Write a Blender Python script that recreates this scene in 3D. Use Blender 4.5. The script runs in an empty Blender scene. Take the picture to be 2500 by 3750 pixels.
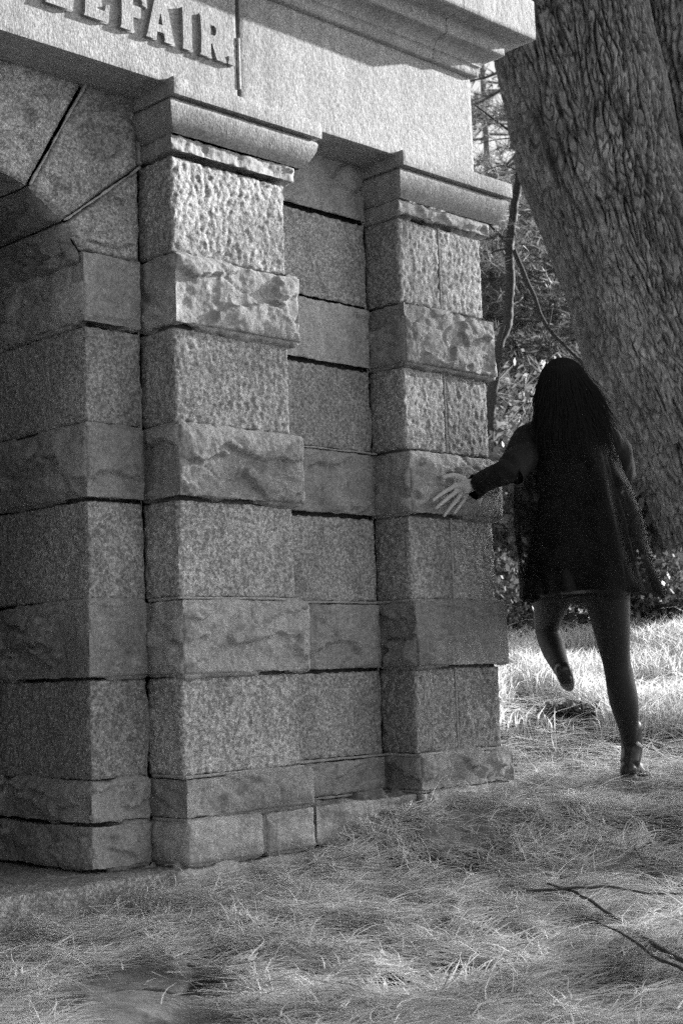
import bpy, math, random
import numpy as np
from mathutils import Vector, Matrix
from mathutils.geometry import tessellate_polygon
random.seed(7)
rng = np.random.default_rng(7)
sc = bpy.context.scene
C = sc.collection
R = math.radians

# ------------------------------------------------------------------ camera
# axes: X along the tomb's front (to the right), Y into the building, Z up
G = 1.1                                   # height of the datum above world zero
M = np.array([[0.71505103, -0.69828364, -0.03319596],
              [0.04977139, 0.09821682, -0.99391965],
              [0.69729823, 0.70905106, 0.10498458]])     # rows: camera right, down, forward
CAM = np.array([-3.09619461, -3.9433136, -0.42880834 + G])
F = 5397.6
cam = bpy.data.cameras.new('camera')
co = bpy.data.objects.new('camera', cam); C.objects.link(co); sc.camera = co
rot = Matrix(((M[0][0], -M[1][0], -M[2][0]), (M[0][1], -M[1][1], -M[2][1]), (M[0][2], -M[1][2], -M[2][2])))
co.matrix_world = Matrix.Translation(Vector(CAM)) @ rot.to_4x4()
cam.sensor_fit = 'HORIZONTAL'; cam.sensor_width = 24.0; cam.lens = F / 2500 * 24
cam.clip_start = .05; cam.clip_end = 500
cam.dof.use_dof = True; cam.dof.focus_distance = 5.1; cam.dof.aperture_fstop = 8.0

def at(u, v, d):
    """point seen at preview pixel (1568 wide) at depth d metres"""
    k = 2500 / 1568
    c = np.array([(u * k - 1250) / F, (v * k - 1875) / F, 1.0]) * d
    return M.T @ c + CAM
FW = np.array([M[2][0], M[2][1], 0]); FW /= np.linalg.norm(FW)
RT = np.array([FW[1], -FW[0], 0])
def ground_pt(r, d, z=0.0):
    p = CAM + RT * r + FW * d
    return np.array([p[0], p[1], z])

# ------------------------------------------------------------------ light
SUN = Vector((4.0, -1.0, 1.35)).normalized()
w = bpy.data.worlds.new('World'); sc.world = w; w.use_nodes = True
nt = w.node_tree; nt.nodes.clear()
sky = nt.nodes.new('ShaderNodeTexSky'); sky.sky_type = 'NISHITA'; sky.sun_disc = False
sky.sun_elevation = math.asin(SUN.z); sky.sun_rotation = math.atan2(SUN.x, SUN.y)
sky.dust_density = 1.5
bw = nt.nodes.new('ShaderNodeRGBToBW'); bg = nt.nodes.new('ShaderNodeBackground'); out = nt.nodes.new('ShaderNodeOutputWorld')
bg.inputs['Strength'].default_value = 0.094
nt.links.new(sky.outputs[0], bw.inputs[0]); nt.links.new(bw.outputs[0], bg.inputs[0]); nt.links.new(bg.outputs[0], out.inputs[0])
sl = bpy.data.lights.new('sun', 'SUN'); sl.energy = 4.7; sl.angle = R(0.6)
so = bpy.data.objects.new('sun', sl); C.objects.link(so); so.rotation_euler = SUN.to_track_quat('Z', 'Y').to_euler()
so.location = (10, -6, 12)
sc.view_settings.view_transform = 'Standard'; sc.view_settings.look = 'None'
sc.view_settings.exposure = 1.8; sc.view_settings.gamma = 1.0
sc.cycles.max_bounces = 5; sc.cycles.transparent_max_bounces = 16
sc.cycles.use_denoising = False; sc.cycles.sample_clamp_indirect = 2.0

# ------------------------------------------------------------------ noise
def _h(ix, iy, iz, seed):
    h = (ix * 374761393 + iy * 668265263 + iz * 2147483647 * 3 + seed * 974634777) & 0xFFFFFFFF
    h = ((h ^ (h >> 13)) * 1274126177) & 0xFFFFFFFF
    h = ((h ^ (h >> 16)) * 2246822519) & 0xFFFFFFFF
    return ((h ^ (h >> 15)) & 0xFFFFFF) / 8388607.5 - 1.0
def noise(P, s=1.0, seed=0):
    """value-gradient noise, about -1..1; s = cells per metre (number or 3)"""
    Q = np.asarray(P, float) * np.asarray(s, float) + 137.31 + seed * 7.77
    I = np.floor(Q).astype(np.int64); f = Q - I; u = f * f * f * (f * (f * 6 - 15) + 10)
    r = 0
    for a in (0, 1):
        for b in (0, 1):
            for c in (0, 1):
                ww = (u[..., 0] if a else 1 - u[..., 0]) * (u[..., 1] if b else 1 - u[..., 1]) * (u[..., 2] if c else 1 - u[..., 2])
                x, y, z = I[..., 0] + a, I[..., 1] + b, I[..., 2] + c
                g = (_h(x, y, z, seed) * (f[..., 0] - a) + _h(x, y, z, seed + 11) * (f[..., 1] - b) + _h(x, y, z, seed + 23) * (f[..., 2] - c))
                r = r + ww * g
    return r * 1.6
def fbm(P, s, seed=0, o=4, g=.5):
    P = np.asarray(P, float); s = np.asarray(s, float); r = 0; a = 1
    for k in range(o):
        r = r + a * noise(P, s * 2.03 ** k, seed + k * 5); a *= g
    return r

# ------------------------------------------------------------------ materials (all neutral grey)
def mat(name, build, rough=.85, spec=.25):
    m = bpy.data.materials.new(name); m.use_nodes = True
    n = m.node_tree; b = n.nodes['Principled BSDF']
    b.inputs['Roughness'].default_value = rough; b.inputs['Specular IOR Level'].default_value = spec
    build(n, b); return m
def N(n, t, **k):
    x = n.nodes.new(t)
    for a, v in k.items():
        if a in x.inputs: x.inputs[a].default_value = v
        else: setattr(x, a, v)
    return x
def mathn(n, op, a, b=None, c=None):
    x = n.nodes.new('ShaderNodeMath'); x.operation = op
    for i, v in enumerate((a, b, c)):
        if v is None: continue
        if isinstance(v, (int, float)): x.inputs[i].default_value = v
        else: n.links.new(v, x.inputs[i])
    return x.outputs[0]
def nz(n, scale, detail=3, rough=.5, stretch=None, kind='noise'):
    tc = n.nodes.new('ShaderNodeTexCoord'); v = tc.outputs['Object']
    if stretch:
        mp = n.nodes.new('ShaderNodeMapping'); mp.inputs['Scale'].default_value = stretch
        n.links.new(v, mp.inputs[0]); v = mp.outputs[0]
    t = n.nodes.new('ShaderNodeTexNoise'); t.inputs['Scale'].default_value = scale
    t.inputs['Detail'].default_value = detail; t.inputs['Roughness'].default_value = rough
    n.links.new(v, t.inputs['Vector']); return t.outputs['Fac']
def ramp(n, f, a, b, lo, hi):
    m = n.nodes.new('ShaderNodeMapRange'); n.links.new(f, m.inputs[0])
    for i, v in zip((1, 2, 3, 4), (a, b, lo, hi)): m.inputs[i].default_value = v
    return m.outputs[0]
def stone_mat(name, base, speck=.5, bump=.5, fine=False, dirt=.35):
    """granite; faces whose tone carries +10 are rock-faced: paler flecks, no tooling"""
    def f(n, b):
        att = n.nodes.new('ShaderNodeAttribute'); att.attribute_name = 'tone'
        rk = mathn(n, 'GREATER_THAN', att.outputs['Fac'], 5.0)
        tone = mathn(n, 'SUBTRACT', att.outputs['Fac'], mathn(n, 'MULTIPLY', rk, 10.0))
        amp = mathn(n, 'SUBTRACT', speck, mathn(n, 'MULTIPLY', rk, speck * .55))
        def sp(scale, det, ro, lo, hi, k):
            return mathn(n, 'MULTIPLY_ADD', mathn(n, 'MULTIPLY', ramp(n, nz(n, scale, det, ro), lo, hi, -1, .9), amp), k, 1.0)
        s1 = sp(88 if not fine else 150, 3, .62, .40, .62, 1.0); s2 = sp(30, 3, .6, .35, .65, .45); s0 = sp(190, 2, .5, .42, .60, .5)
        s3 = mathn(n, 'MULTIPLY', ramp(n, nz(n, 3.0, 5, .7, (1, 1, .6)), .35, .65, 1 - dirt * .75, 1 + dirt * .5), ramp(n, nz(n, 5.0, 4, .65, (3, 3, .5)), .42, .72, 1.06, 1 - dirt * .5))
        c = mathn(n, 'MULTIPLY', mathn(n, 'MULTIPLY', s1, s2), mathn(n, 'MULTIPLY', s3, tone)); c = mathn(n, 'MULTIPLY', c, s0)
        if fine:
            c = mathn(n, 'MULTIPLY', c, ramp(n, nz(n, 9, 3, .6, (4, 4, .35)), .35, .7, .90, 1.06))
            c = mathn(n, 'MULTIPLY', c, ramp(n, nz(n, 1.6, 4, .65, (2.5, 2.5, .35)), .50, .68, 1.0, .80))
        c = mathn(n, 'MAXIMUM', mathn(n, 'MULTIPLY', c, base), .02)
        n.links.new(c, b.inputs['Base Color'])
        bp = n.nodes.new('ShaderNodeBump'); bp.inputs['Strength'].default_value = bump; bp.inputs['Distance'].default_value = .004
        h = mathn(n, 'ADD', nz(n, 130, 3, .65, (1.3, 1.3, .6) if fine else None), mathn(n, 'MULTIPLY', nz(n, 48, 3), 1.2))
        n.links.new(h, bp.inputs['Height']); n.links.new(bp.outputs[0], b.inputs['Normal'])
    return mat(name, f, .8, .3)
def flat_mat(name, v, rough=.8, var=.25, scale=20, bump=0, spec=.25, stretch=None):
    def f(n, b):
        c = mathn(n, 'MULTIPLY', ramp(n, nz(n, scale, 4, .6, stretch), .3, .7, 1 - var, 1 + var), v)
        n.links.new(c, b.inputs['Base Color'])
        if bump:
            bp = n.nodes.new('ShaderNodeBump'); bp.inputs['Strength'].default_value = .7; bp.inputs['Distance'].default_value = bump
            n.links.new(nz(n, scale * 2, 4, .6, stretch), bp.inputs['Height']); n.links.new(bp.outputs[0], b.inputs['Normal'])
    return mat(name, f, rough, spec)
def leaf_mat(name, v, trans=.35):
    m = bpy.data.materials.new(name); m.use_nodes = True; n = m.node_tree; n.nodes.clear()
    att = n.nodes.new('ShaderNodeAttribute'); att.attribute_name = 'tone'
    c = mathn(n, 'MULTIPLY', att.outputs['Fac'], v)
    d = n.nodes.new('ShaderNodeBsdfDiffuse'); t = n.nodes.new('ShaderNodeBsdfTranslucent'); g = n.nodes.new('ShaderNodeBsdfGlossy')
    g.inputs['Roughness'].default_value = .45; g.inputs['Color'].default_value = (.5, .5, .5, 1)
    mx = n.nodes.new('ShaderNodeMixShader'); mx.inputs[0].default_value = trans
    m2 = n.nodes.new('ShaderNodeMixShader'); m2.inputs[0].default_value = .06
    o = n.nodes.new('ShaderNodeOutputMaterial')
    n.links.new(c, d.inputs[0]); n.links.new(c, t.inputs[0])
    n.links.new(d.outputs[0], mx.inputs[1]); n.links.new(t.outputs[0], mx.inputs[2])
    n.links.new(mx.outputs[0], m2.inputs[1]); n.links.new(g.outputs[0], m2.inputs[2]); n.links.new(m2.outputs[0], o.inputs[0])
    return m
GRANITE = stone_mat('granite', .35, .42, .7)
FRIEZE = stone_mat('dressed_granite', .30, .28, .5, True, .15)
MORTAR = flat_mat('mortar', .34, .9, .3, 60, .004)
DARKJOINT = flat_mat('joint_dirt', .085, .95, .3, 60)
BARK = None
def bark_f(n, b):
    f = nz(n, 9, 4, .65, (4, 4, .9)); g = nz(n, 40, 3, .6, (1, 1, .4)); l = nz(n, 2.2, 4, .7)
    c = mathn(n, 'MULTIPLY', ramp(n, f, .35, .65, .6, 1.35), ramp(n, g, .3, .7, .65, 1.4))
    c = mathn(n, 'MULTIPLY', c, ramp(n, l, .35, .68, .7, 1.45))
    att = n.nodes.new('ShaderNodeAttribute'); att.attribute_name = 'tone'
    c = mathn(n, 'MULTIPLY', mathn(n, 'MULTIPLY', c, att.outputs['Fac']), .155); n.links.new(c, b.inputs['Base Color'])
    bp = n.nodes.new('ShaderNodeBump'); bp.inputs['Strength'].default_value = .9; bp.inputs['Distance'].default_value = .01
    n.links.new(mathn(n, 'ADD', f, mathn(n, 'MULTIPLY', g, .5)), bp.inputs['Height']); n.links.new(bp.outputs[0], b.inputs['Normal'])
BARK = mat('bark', bark_f, .9, .2)
NEEDLE = leaf_mat('needles', .13, .45)
LEAF = leaf_mat('leaves', .13, .45)
DARKLEAF = leaf_mat('dark_leaves', .05, .15)
STRAW = leaf_mat('straw', .70, .45)
SOIL = flat_mat('soil', .055, .95, .45, 14, .02)
TWIG = flat_mat('twig_bark', .09, .9, .4, 60, .003)
SLAB = flat_mat('slab_stone', .24, .95, .35, 14, .006)
CONE = flat_mat('cone', .06, .8, .4, 80)
DRYLEAF = flat_mat('dry_leaf', .6, .7, .2, 30)
HAIR = flat_mat('hair', .008, .6, .3, 80, spec=.15)
SKIN = flat_mat('skin', .5, .55, .04, 20, spec=.3)
HOSE = flat_mat('stocking', .02, .6, .1, 40, spec=.25)
CLOTH = flat_mat('black_cloth', .011, .75, .8, 9, .010, .2, (1, 1, .5))
TRIM = flat_mat('trim', .09, .8, .3, 40)
BOOT = flat_mat('boot_leather', .02, .3, .2, 30, .001, .5)
METAL = flat_mat('buckle', .6, .3, .1, 30)
BRONZE = flat_mat('bronze', .04, .5, .3, 20)
def sheer_f(n, b):
    c = n.nodes.new('ShaderNodeRGB'); c.outputs[0].default_value = (.012, .012, .012, 1); n.links.new(c.outputs[0], b.inputs['Base Color'])
    a = ramp(n, nz(n, 11, 3, .6), .36, .6, .35, .9)
    n.links.new(a, b.inputs['Alpha'])
SHEER = mat('sheer_cloth', sheer_f, .8, .1)

# ------------------------------------------------------------------ mesh helpers
def tag(o, label=None, cat=None, group=None, kind=None):
    if label: o['label'] = label
    if cat: o['category'] = cat
    if group: o['group'] = group
    if kind: o['kind'] = kind
    return o
def empty(name, loc=(0, 0, 0), parent=None):
    o = bpy.data.objects.new(name, None); C.objects.link(o); o.location = loc; o.empty_display_size = .2
    if parent: o.parent = parent
    return o
def mirrored(mb):
    m2 = MB(); V = np.concatenate(mb.v); V = V.copy(); V[:, 0] = -1.24 - V[:, 0]
    m2.v = [V]; m2.n = len(V); m2.q = [a[:, ::-1] for a in mb.q]; m2.t = [a[:, ::-1] for a in mb.t]; m2.tq = list(mb.tq); m2.tt = list(mb.tt); return m2
class MB:
    def __init__(s): s.v = []; s.q = []; s.t = []; s.n = 0; s.tq = []; s.tt = []
    def add(s, V, Q=None, T=None, tone=1.0):
        V = np.asarray(V, float).reshape(-1, 3)
        if Q is not None and len(Q):
            Q = np.asarray(Q, int).reshape(-1, 4); s.q.append(Q + s.n)
            s.tq.append(np.broadcast_to(np.asarray(tone, float), (len(Q),)))
        if T is not None and len(T):
            T = np.asarray(T, int).reshape(-1, 3); s.t.append(T + s.n)
            s.tt.append(np.broadcast_to(np.asarray(tone, float), (len(T),)))
        s.v.append(V); s.n += len(V)
    def grid(s, P, tone=1.0, flip=False, wrap=False):
        a, b = P.shape[:2]; I = np.arange(a * b).reshape(a, b)
        if wrap: I = np.concatenate([I, I[:, :1]], 1)
        Q = np.stack([I[:-1, :-1], I[1:, :-1], I[1:, 1:], I[:-1, 1:]], -1).reshape(-1, 4)
        if flip: Q = Q[:, ::-1]
        s.add(P.reshape(-1, 3), Q, tone=tone)
    def mirror(s):
        """add the mirrored other half of the tomb front (about x = -0.62)"""
        V = np.concatenate(s.v); n = s.n
        V2 = V.copy(); V2[:, 0] = -1.24 - V2[:, 0]
        q = [a[:, ::-1] + n for a in s.q]; t = [a[:, ::-1] + n for a in s.t]
        s.v.append(V2); s.n += len(V2); s.q += q; s.t += t; s.tq += list(s.tq); s.tt += list(s.tt)
        return s
    def build(s, name, m, parent=None, smooth=True, local=True, bevel=0):
        V = np.concatenate(s.v).copy()
        if local: V[:, 2] += G
        off = np.zeros(3)
        if parent is not None:
            off = np.array(parent.get('_o', (0, 0, 0)))
        V = V - off
        Q = np.concatenate(s.q) if s.q else np.zeros((0, 4), int); T = np.concatenate(s.t) if s.t else np.zeros((0, 3), int)
        me = bpy.data.meshes.new(name)
        me.vertices.add(len(V)); me.vertices.foreach_set('co', V.astype(np.float32).ravel())
        nl = Q.size + T.size; me.loops.add(nl); me.polygons.add(len(Q) + len(T))
        me.loops.foreach_set('vertex_index', np.concatenate([Q.ravel(), T.ravel()]).astype(np.int32))
        me.polygons.foreach_set('loop_start', np.concatenate([np.arange(len(Q)) * 4, Q.size + np.arange(len(T)) * 3]).astype(np.int32))
        me.update(calc_edges=True)
        if smooth: me.polygons.foreach_set('use_smooth', np.ones(len(Q) + len(T), bool))
        at_ = me.attributes.new('tone', 'FLOAT', 'FACE')
        at_.data.foreach_set('value', np.concatenate(s.tq + s.tt).astype(np.float32))
        me.materials.append(m)
        o = bpy.data.objects.new(name, me); C.objects.link(o)
        if parent is not None: o.parent = parent
        return o
def thing(name, loc, label, cat, group=None):
    e = empty(name, Vector(loc)); tag(e, label, cat, group); e['_o'] = tuple(float(x) for x in loc); return e
def tube(mb, pts, rad, seg=8, tone=1.0, disp=0, cap=True, seed=0):
    pts = np.asarray(pts, float); n = len(pts); rad = np.broadcast_to(np.asarray(rad, float), (n,))
    T = np.gradient(pts, axis=0); T /= np.linalg.norm(T, axis=1)[:, None] + 1e-9
    up = np.array([0, 0, 1.]) if abs(T[:, 2]).mean() < .8 else np.array([1., .2, 0])
    A = np.cross(T, up); A /= np.linalg.norm(A, axis=1)[:, None] + 1e-9; B = np.cross(T, A)
    th = np.linspace(0, 2 * math.pi, seg, endpoint=False)
    P = pts[:, None] + (A[:, None] * np.cos(th)[None, :, None] + B[:, None] * np.sin(th)[None, :, None]) * rad[:, None, None]
    if disp:
        P = P + (P - pts[:, None]) * (noise(P, 30, seed) * disp)[..., None]
    mb.grid(P, tone, wrap=True)
    if cap:
        for i in (0, n - 1):
            base = mb.n; V = np.vstack([P[i], pts[i]]); I = np.arange(seg)
            Tr = np.stack([I, (I + 1) % seg, np.full(seg, seg)], -1)
            mb.add(V, T=Tr if i == 0 else Tr[:, ::-1], tone=tone)
def spline(pts, n):
    pts = np.asarray(pts, float); k = len(pts); t = np.linspace(0, k - 1, n); r = []
    for x in t:
        i = min(int(x), k - 2); f = x - i
        p0, p1, p2, p3 = pts[max(i - 1, 0)], pts[i], pts[i + 1], pts[min(i + 2, k - 1)]
        r.append(.5 * (2 * p1 + (p2 - p0) * f + (2 * p0 - 5 * p1 + 4 * p2 - p3) * f * f + (3 * p1 - p0 - 3 * p2 + p3) * f ** 3))
    return np.array(r)
def interp(x, xs, ys): return np.interp(x, xs, ys)

# ------------------------------------------------------------------ masonry
def stone_disp(p, kind, seed, e):
    """outward displacement; e = distance to the nearest arris (m)"""
    if kind == 'smooth':
        d = .0046 * noise(p, (56, 56, 44), seed) + .0024 * noise(p, 100, seed + 3) + .003 * noise(p, 7, seed + 5)
        return d - .003 * np.exp(-e / .008) * (1 + noise(p, 30, seed + 9))
    if kind == 'fine':
        return .0007 * noise(p, 70, seed) + .0009 * noise(p, 6, seed + 2) - .0012 * np.exp(-e / .006) * (1 + noise(p, 40, seed + 9))
    if kind == 'rough':
        n1 = fbm(p, (5.5, 5.5, 7.5), seed, 4, .55); m = np.clip(e / .045, 0, 1)
        led = fbm(p, (2.0, 2.0, 5.0), seed + 40, 4, .5)
        st = np.clip((led + .02) / .022, 0, 1) * .013
        n2 = np.abs(noise(p + .05 * np.stack([noise(p, 6, seed + 61)] * 3, -1), (3.5, 3.5, 6), seed + 60))
        d = m ** .7 * (.016 * n1 + 1.8 * st - .008 - .008 * np.exp(-(n2 / .03) ** 2)) + .0026 * noise(p, 45, seed + 7) + .0016 * noise(p, 95, seed + 8)
        return d - .005 * np.exp(-e / .01) * (1 + noise(p, 22, seed + 9))
    return 0
def blk(mb, x0, x1, y0, y1, z0, z1, kind='smooth', seed=None, faces='FLRTB', h=.0065, tone=None, r=.005):
    if seed is None: seed = int(rng.integers(1, 9000))
    if tone is None: tone = float(rng.uniform(.70, 1.22))
    lo = np.array([x0, y0, z0]); hi = np.array([x1, y1, z1])
    if kind == 'rough': tone = tone + 10
    def face(ax, sgn, flip):
        a, b = [k for k in (0, 1, 2) if k != ax]
        def steps(k):
            hh = h if not (k == 1) else h * 1.3
            return np.linspace(lo[k], hi[k], max(2, int((hi[k] - lo[k]) / hh) + 1))
        A, B = np.meshgrid(steps(a), steps(b), indexing='ij'); P = np.zeros(A.shape + (3,))
        P[..., a] = A; P[..., b] = B; P[..., ax] = hi[ax] if sgn > 0 else lo[ax]
        q = np.clip(P, lo + r, hi - r); nn = P - q; L = np.linalg.norm(nn, axis=-1, keepdims=True); nn = nn / (L + 1e-9)
        e = np.minimum(np.minimum(A - lo[a], hi[a] - A), np.minimum(B - lo[b], hi[b] - B))
        d = stone_disp(P, kind, seed, e)
        mb.grid(q + nn * (r + d[..., None]), tone, flip)
    if 'F' in faces: face(1, -1, False)
    if 'L' in faces: face(0, -1, True)
    if 'R' in faces: face(0, 1, False)
    if 'T' in faces: face(2, 1, False)
    if 'B' in faces: face(2, -1, True)
    if 'K' in faces: face(1, 1, True)
def box(mb, x0, x1, y0, y1, z0, z1, tone=1.0):
    V = [(x, y, z) for x in (x0, x1) for y in (y0, y1) for z in (z0, z1)]
    mb.add(V, [(0, 1, 3, 2), (4, 6, 7, 5), (0, 4, 5, 1), (2, 3, 7, 6), (0, 2, 6, 4), (1, 5, 7, 3)], tone=tone)

COURSES = [(-1.066, -.921, 'r'), (-.915, -.780, 'r'), (-.773, -.444, 's'), (-.438, -.180, 'r'), (-.173, .160, 's'),
           (.167, .421, 'r'), (.428, .760, 's'), (.768, 1.018, 'r'), (1.025, 1.372, 's')]
def flip_parts(mb, right=True): return mb

tomb = thing('mausoleum', (-.62, 1.8, 0), 'grey granite mausoleum front with banded pilasters, an arched doorway and raised lettering', 'mausoleum')
RP = .030; YB = .165
def pilaster(x0, w_, splits, mir):
    """shaft of banded stones + capital + base courses"""
    tone_side = 1
    sh = MB(); bs = MB()
    for i, (z0, z1, k) in enumerate(COURSES):
        dst = bs if i < 2 else sh
        ro = k == 'r'; p = RP if ro else 0
        xa, xb, ya = x0 - p * .35, x0 + w_ + p * 1.3, -p
        cuts = [xa] + ([splits[i]] if i in splits else []) + [xb]
        for a, b in zip(cuts[:-1], cuts[1:]):
            aa = a if a == xa else a + .004; bb = b if b == xb else b - .004
            blk(dst, aa, bb, ya, YB + .03, z0, z1, 'rough' if ro else 'smooth', r=.007 if ro else .006)
    core = MB(); box(core, x0 + .014, x0 + w_ - .014, .014, YB + .04, -1.3, 1.37)
    ft = MB(); blk(ft, x0 - .075, x0 + w_ + .07, -.045, YB + .05, -1.45, -1.072, 'rough')
    cp = MB()
    # neck block
    blk(cp, x0 - .010, x0 + w_ + .040, -.022, YB + .05, 1.384, 1.446, 'rough', r=.006, tone=1.0)
    # moulding swept round three sides
    xl, xr = x0 + .002, x0 + w_ + .066
    prof = [(.0, 1.446)]
    prof += [(.004, 1.449), (.016, 1.461), (.028, 1.476), (.038, 1.493), (.046, 1.511), (.050, 1.527), (.051, 1.537), (.047, 1.546), (.040, 1.5495), (.032, 1.550), (.032, 1.558)]
    sweep(cp, prof, xl, xr, -.022, YB + .05, tone=1.0, h=.012, cap=False)
    blk(cp, x0 - .045, x0 + w_ + .125, -.090, YB + .05, 1.556, 1.622, 'fine', r=.004, tone=1.0, h=.012)
    mort = MB()
    for zz in (-.1765, -.9175, -.7765):
        strip(mort, x0 - .002, x0 + w_ + .003, -.005 if zz > -.5 else -.012, YB, zz)
    for i, s in splits.items():
        z0, z1, _ = COURSES[i]
        vs = np.linspace(z0, z1, 30)
        P = np.stack([np.full(30, s), np.full(30, .0035), vs], -1); P[:, 0] += noise(P * 1, 12) * .001
        tube(mort, P, .0065 * (1 + .3 * noise(P, 40)), 6)
    p = bpy.data.objects.new('pilaster', None); C.objects.link(p); p.parent = tomb; p['_o'] = tomb['_o']
    for mb, nm, m_ in ((sh, 'shaft', GRANITE), (bs, 'base', GRANITE), (cp, 'capital', FRIEZE), (ft, 'footing', GRANITE), (core, 'joint_backing', DARKJOINT), (mort, 'mortar', MORTAR)):
        if mir:
            mm = MB(); V = np.concatenate(mb.v); V[:, 0] = -1.24 - V[:, 0]
            mm.v = [V]; mm.n = len(V); mm.q = [a[:, ::-1] for a in mb.q]; mm.t = [a[:, ::-1] for a in mb.t]; mm.tq = mb.tq; mm.tt = mb.tt; mb = mm
        mb.build(nm, m_, p)
    return p
def strip(mb, x0, x1, yf, yb, z, hh=.006, sides=True):
    """pale pointing in a bed joint: front face and both returns"""
    def seg(a, b, nrm):
        a = np.array(a); b = np.array(b); n = max(4, int(np.linalg.norm(b - a) / .012))
        P = a + (b - a) * np.linspace(0, 1, n)[:, None]; P = P + np.array(nrm) * (noise(P, 25)[:, None] * .002)
        P[:, 2] += noise(P, 9, 4) * .002
        tube(mb, P, hh * (1 + .45 * noise(P, 20, 8)), 6, tone=1.0)
    seg((x0, yf, z), (x1, yf, z), (0, -1, 0))
    if sides:
        seg((x0, yf, z), (x0, yb, z), (-1, 0, 0)); seg((x1, yf, z), (x1, yb, z), (1, 0, 0))
def sweep(mb, prof, xl, xr, yf, yb, tone=1.0, h=.02, cap=True, x_from=None, x_to=None, cut=None, seed=5, dis=.0012):
    """mitred moulding along the front and both returns. prof = (projection, z)"""
    # refine profile
    pr = []
    for (e0, z0), (e1, z1) in zip(prof[:-1], prof[1:]):
        n = max(1, int(math.hypot(e1 - e0, z1 - z0) / h))
        for k in range(n): pr.append((e0 + (e1 - e0) * k / n, z0 + (z1 - z0) * k / n))
    pr.append(prof[-1]); pr = np.array(pr)
    nf = max(2, int((xr - xl) / h)); ns = max(2, int((yb - yf) / h))
    pr0 = pr
    def seg(side):
        if side == 'F':
            a = 0.0 if cut is None or cut[0] is None else None
            t = np.linspace(0, 1, nf)
            xa = (xl - pr[:, 0]) if (cut is None or cut[0] is None) else np.full(len(pr), cut[0])
            xb = (xr + pr[:, 0]) if (cut is None or cut[1] is None) else np.full(len(pr), cut[1])
            X = xa[:, None] + (xb - xa)[:, None] * t; Y = np.broadcast_to((yf - pr[:, 0])[:, None], X.shape)
            nn = np.array([0, -1, 0])
        else:
            t = np.linspace(0, 1, ns)
            ya = yf - pr[:, 0]; Y = ya[:, None] + (yb - ya)[:, None] * t
            xx = xr + pr[:, 0] if side == 'R' else xl - pr[:, 0]
            X = np.broadcast_to(xx[:, None], Y.shape); nn = np.array([1 if side == 'R' else -1, 0, 0])
        Z = np.broadcast_to(pr[:, 1][:, None], X.shape)
        P = np.stack([X, Y, Z], -1)
        d = dis * noise(P, 45, seed) + dis * noise(P, 8, seed + 1)
        P = P + np.stack([np.zeros_like(d), -d, d * .6], -1) if side == 'F' else P + np.stack([d * nn[0] * .0, d * 0 - d, d * .6], -1)
        mb.grid(P, tone, flip=(side in 'FR'))
    seg('F')
    if cut is None or cut[1] is None: seg('R')
    if cut is None or cut[0] is None: seg('L')

pilaster(0.0, .535, {0: .33}, False)
pilaster(1.150, .518, {2: 1.395, 4: 1.405, 6: 1.40, 8: 1.40}, False)
pilaster(0.0, .535, {0: .33}, True)
pilaster(1.150, .518, {2: 1.395, 4: 1.405, 6: 1.40, 8: 1.40}, True)

# walls: bay between the pilasters and the stones round the doorway
wall = MB(); bay = MB(); jam = MB()
for i, (z0, z1, k) in enumerate(COURSES + [(1.379, 1.62, 'r')]):
    ro = k == 'r'
    blk(bay, .52, 1.128, YB - (.015 if ro else 0), .6, z0, z1, 'rough' if ro else 'smooth', faces='F', tone=float(rng.uniform(.66, 1.0)))
    if i < 8:
        blk(jam, -.255 - (.015 if ro else 0), -.024, YB - .005 - (.018 if ro else 0), .76, z0, z1, 'rough' if ro else 'smooth', faces='FLTBR', tone=float(rng.uniform(.85, 1.05)))
def vous(mb, bot, top, seed, tone):
    """stone lofted between a lower and an upper edge line (x,z)"""
    def res(pl, n):
        pl = np.array(pl, float); L = np.r_[0, np.cumsum(np.linalg.norm(np.diff(pl, axis=0), axis=1))]
        t = np.linspace(0, L[-1], n); return np.stack([np.interp(t, L, pl[:, 0]), np.interp(t, L, pl[:, 1])], -1)
    n = 60; m = 48
    b = res(bot, n); t = res(top, n); s = np.linspace(0, 1, m)[:, None, None]
    XZ = b[None] * (1 - s) + t[None] * s
    wd = np.linalg.norm(np.diff(b, axis=0), axis=1).sum(); hg = np.linalg.norm(b - t, axis=1).mean()
    a = np.linspace(0, 1, n)[None, :]; e = np.minimum(np.minimum(a, 1 - a) * wd, np.minimum(s[..., 0], 1 - s[..., 0]) * hg)
    P = np.stack([XZ[..., 0], np.full(e.shape, YB - .012), XZ[..., 1]], -1)
    d = .8 * stone_disp(P, 'rough', seed, e) + .4 * stone_disp(P, 'smooth', seed, e)
    P[..., 1] -= d - .012 * np.exp(-e / .004)
    mb.grid(P, tone, flip=True)
cx, cz, cr = -.62, .87, .365
def arc(a0, a1, n=16): return [(cx + cr * math.cos(R(a)), cz + cr * math.sin(R(a))) for a in np.linspace(a0, a1, n)]
a1_, a2_ = 40.0, 66.0
A = arc(a1_, a1_, 1)[0]; B = arc(a2_, a2_, 1)[0]
g = .006
vous(wall, [(-.268, 1.0205), (-.022, 1.0205)], [(A[0] + g, A[1] - g), (-.022, 1.350)], 91, 1.0)
vous(wall, [(A[0], A[1] + g), (-.022, 1.366)], arc(a1_ + 2, a2_ - 1, 8) [-1:] + [(-.235, 1.62), (-.022, 1.62)], 92, .92)
blk(bay, .60, 1.14, -.004, YB + .05, -1.066, -.921, 'rough', tone=.95); blk(bay, .60, 1.2, -.03, YB + .05, -1.4, -1.072, 'rough', tone=.9)
wall.mirror()
Bm = (-1.24 - B[0], B[1])
ks = MB()
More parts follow.
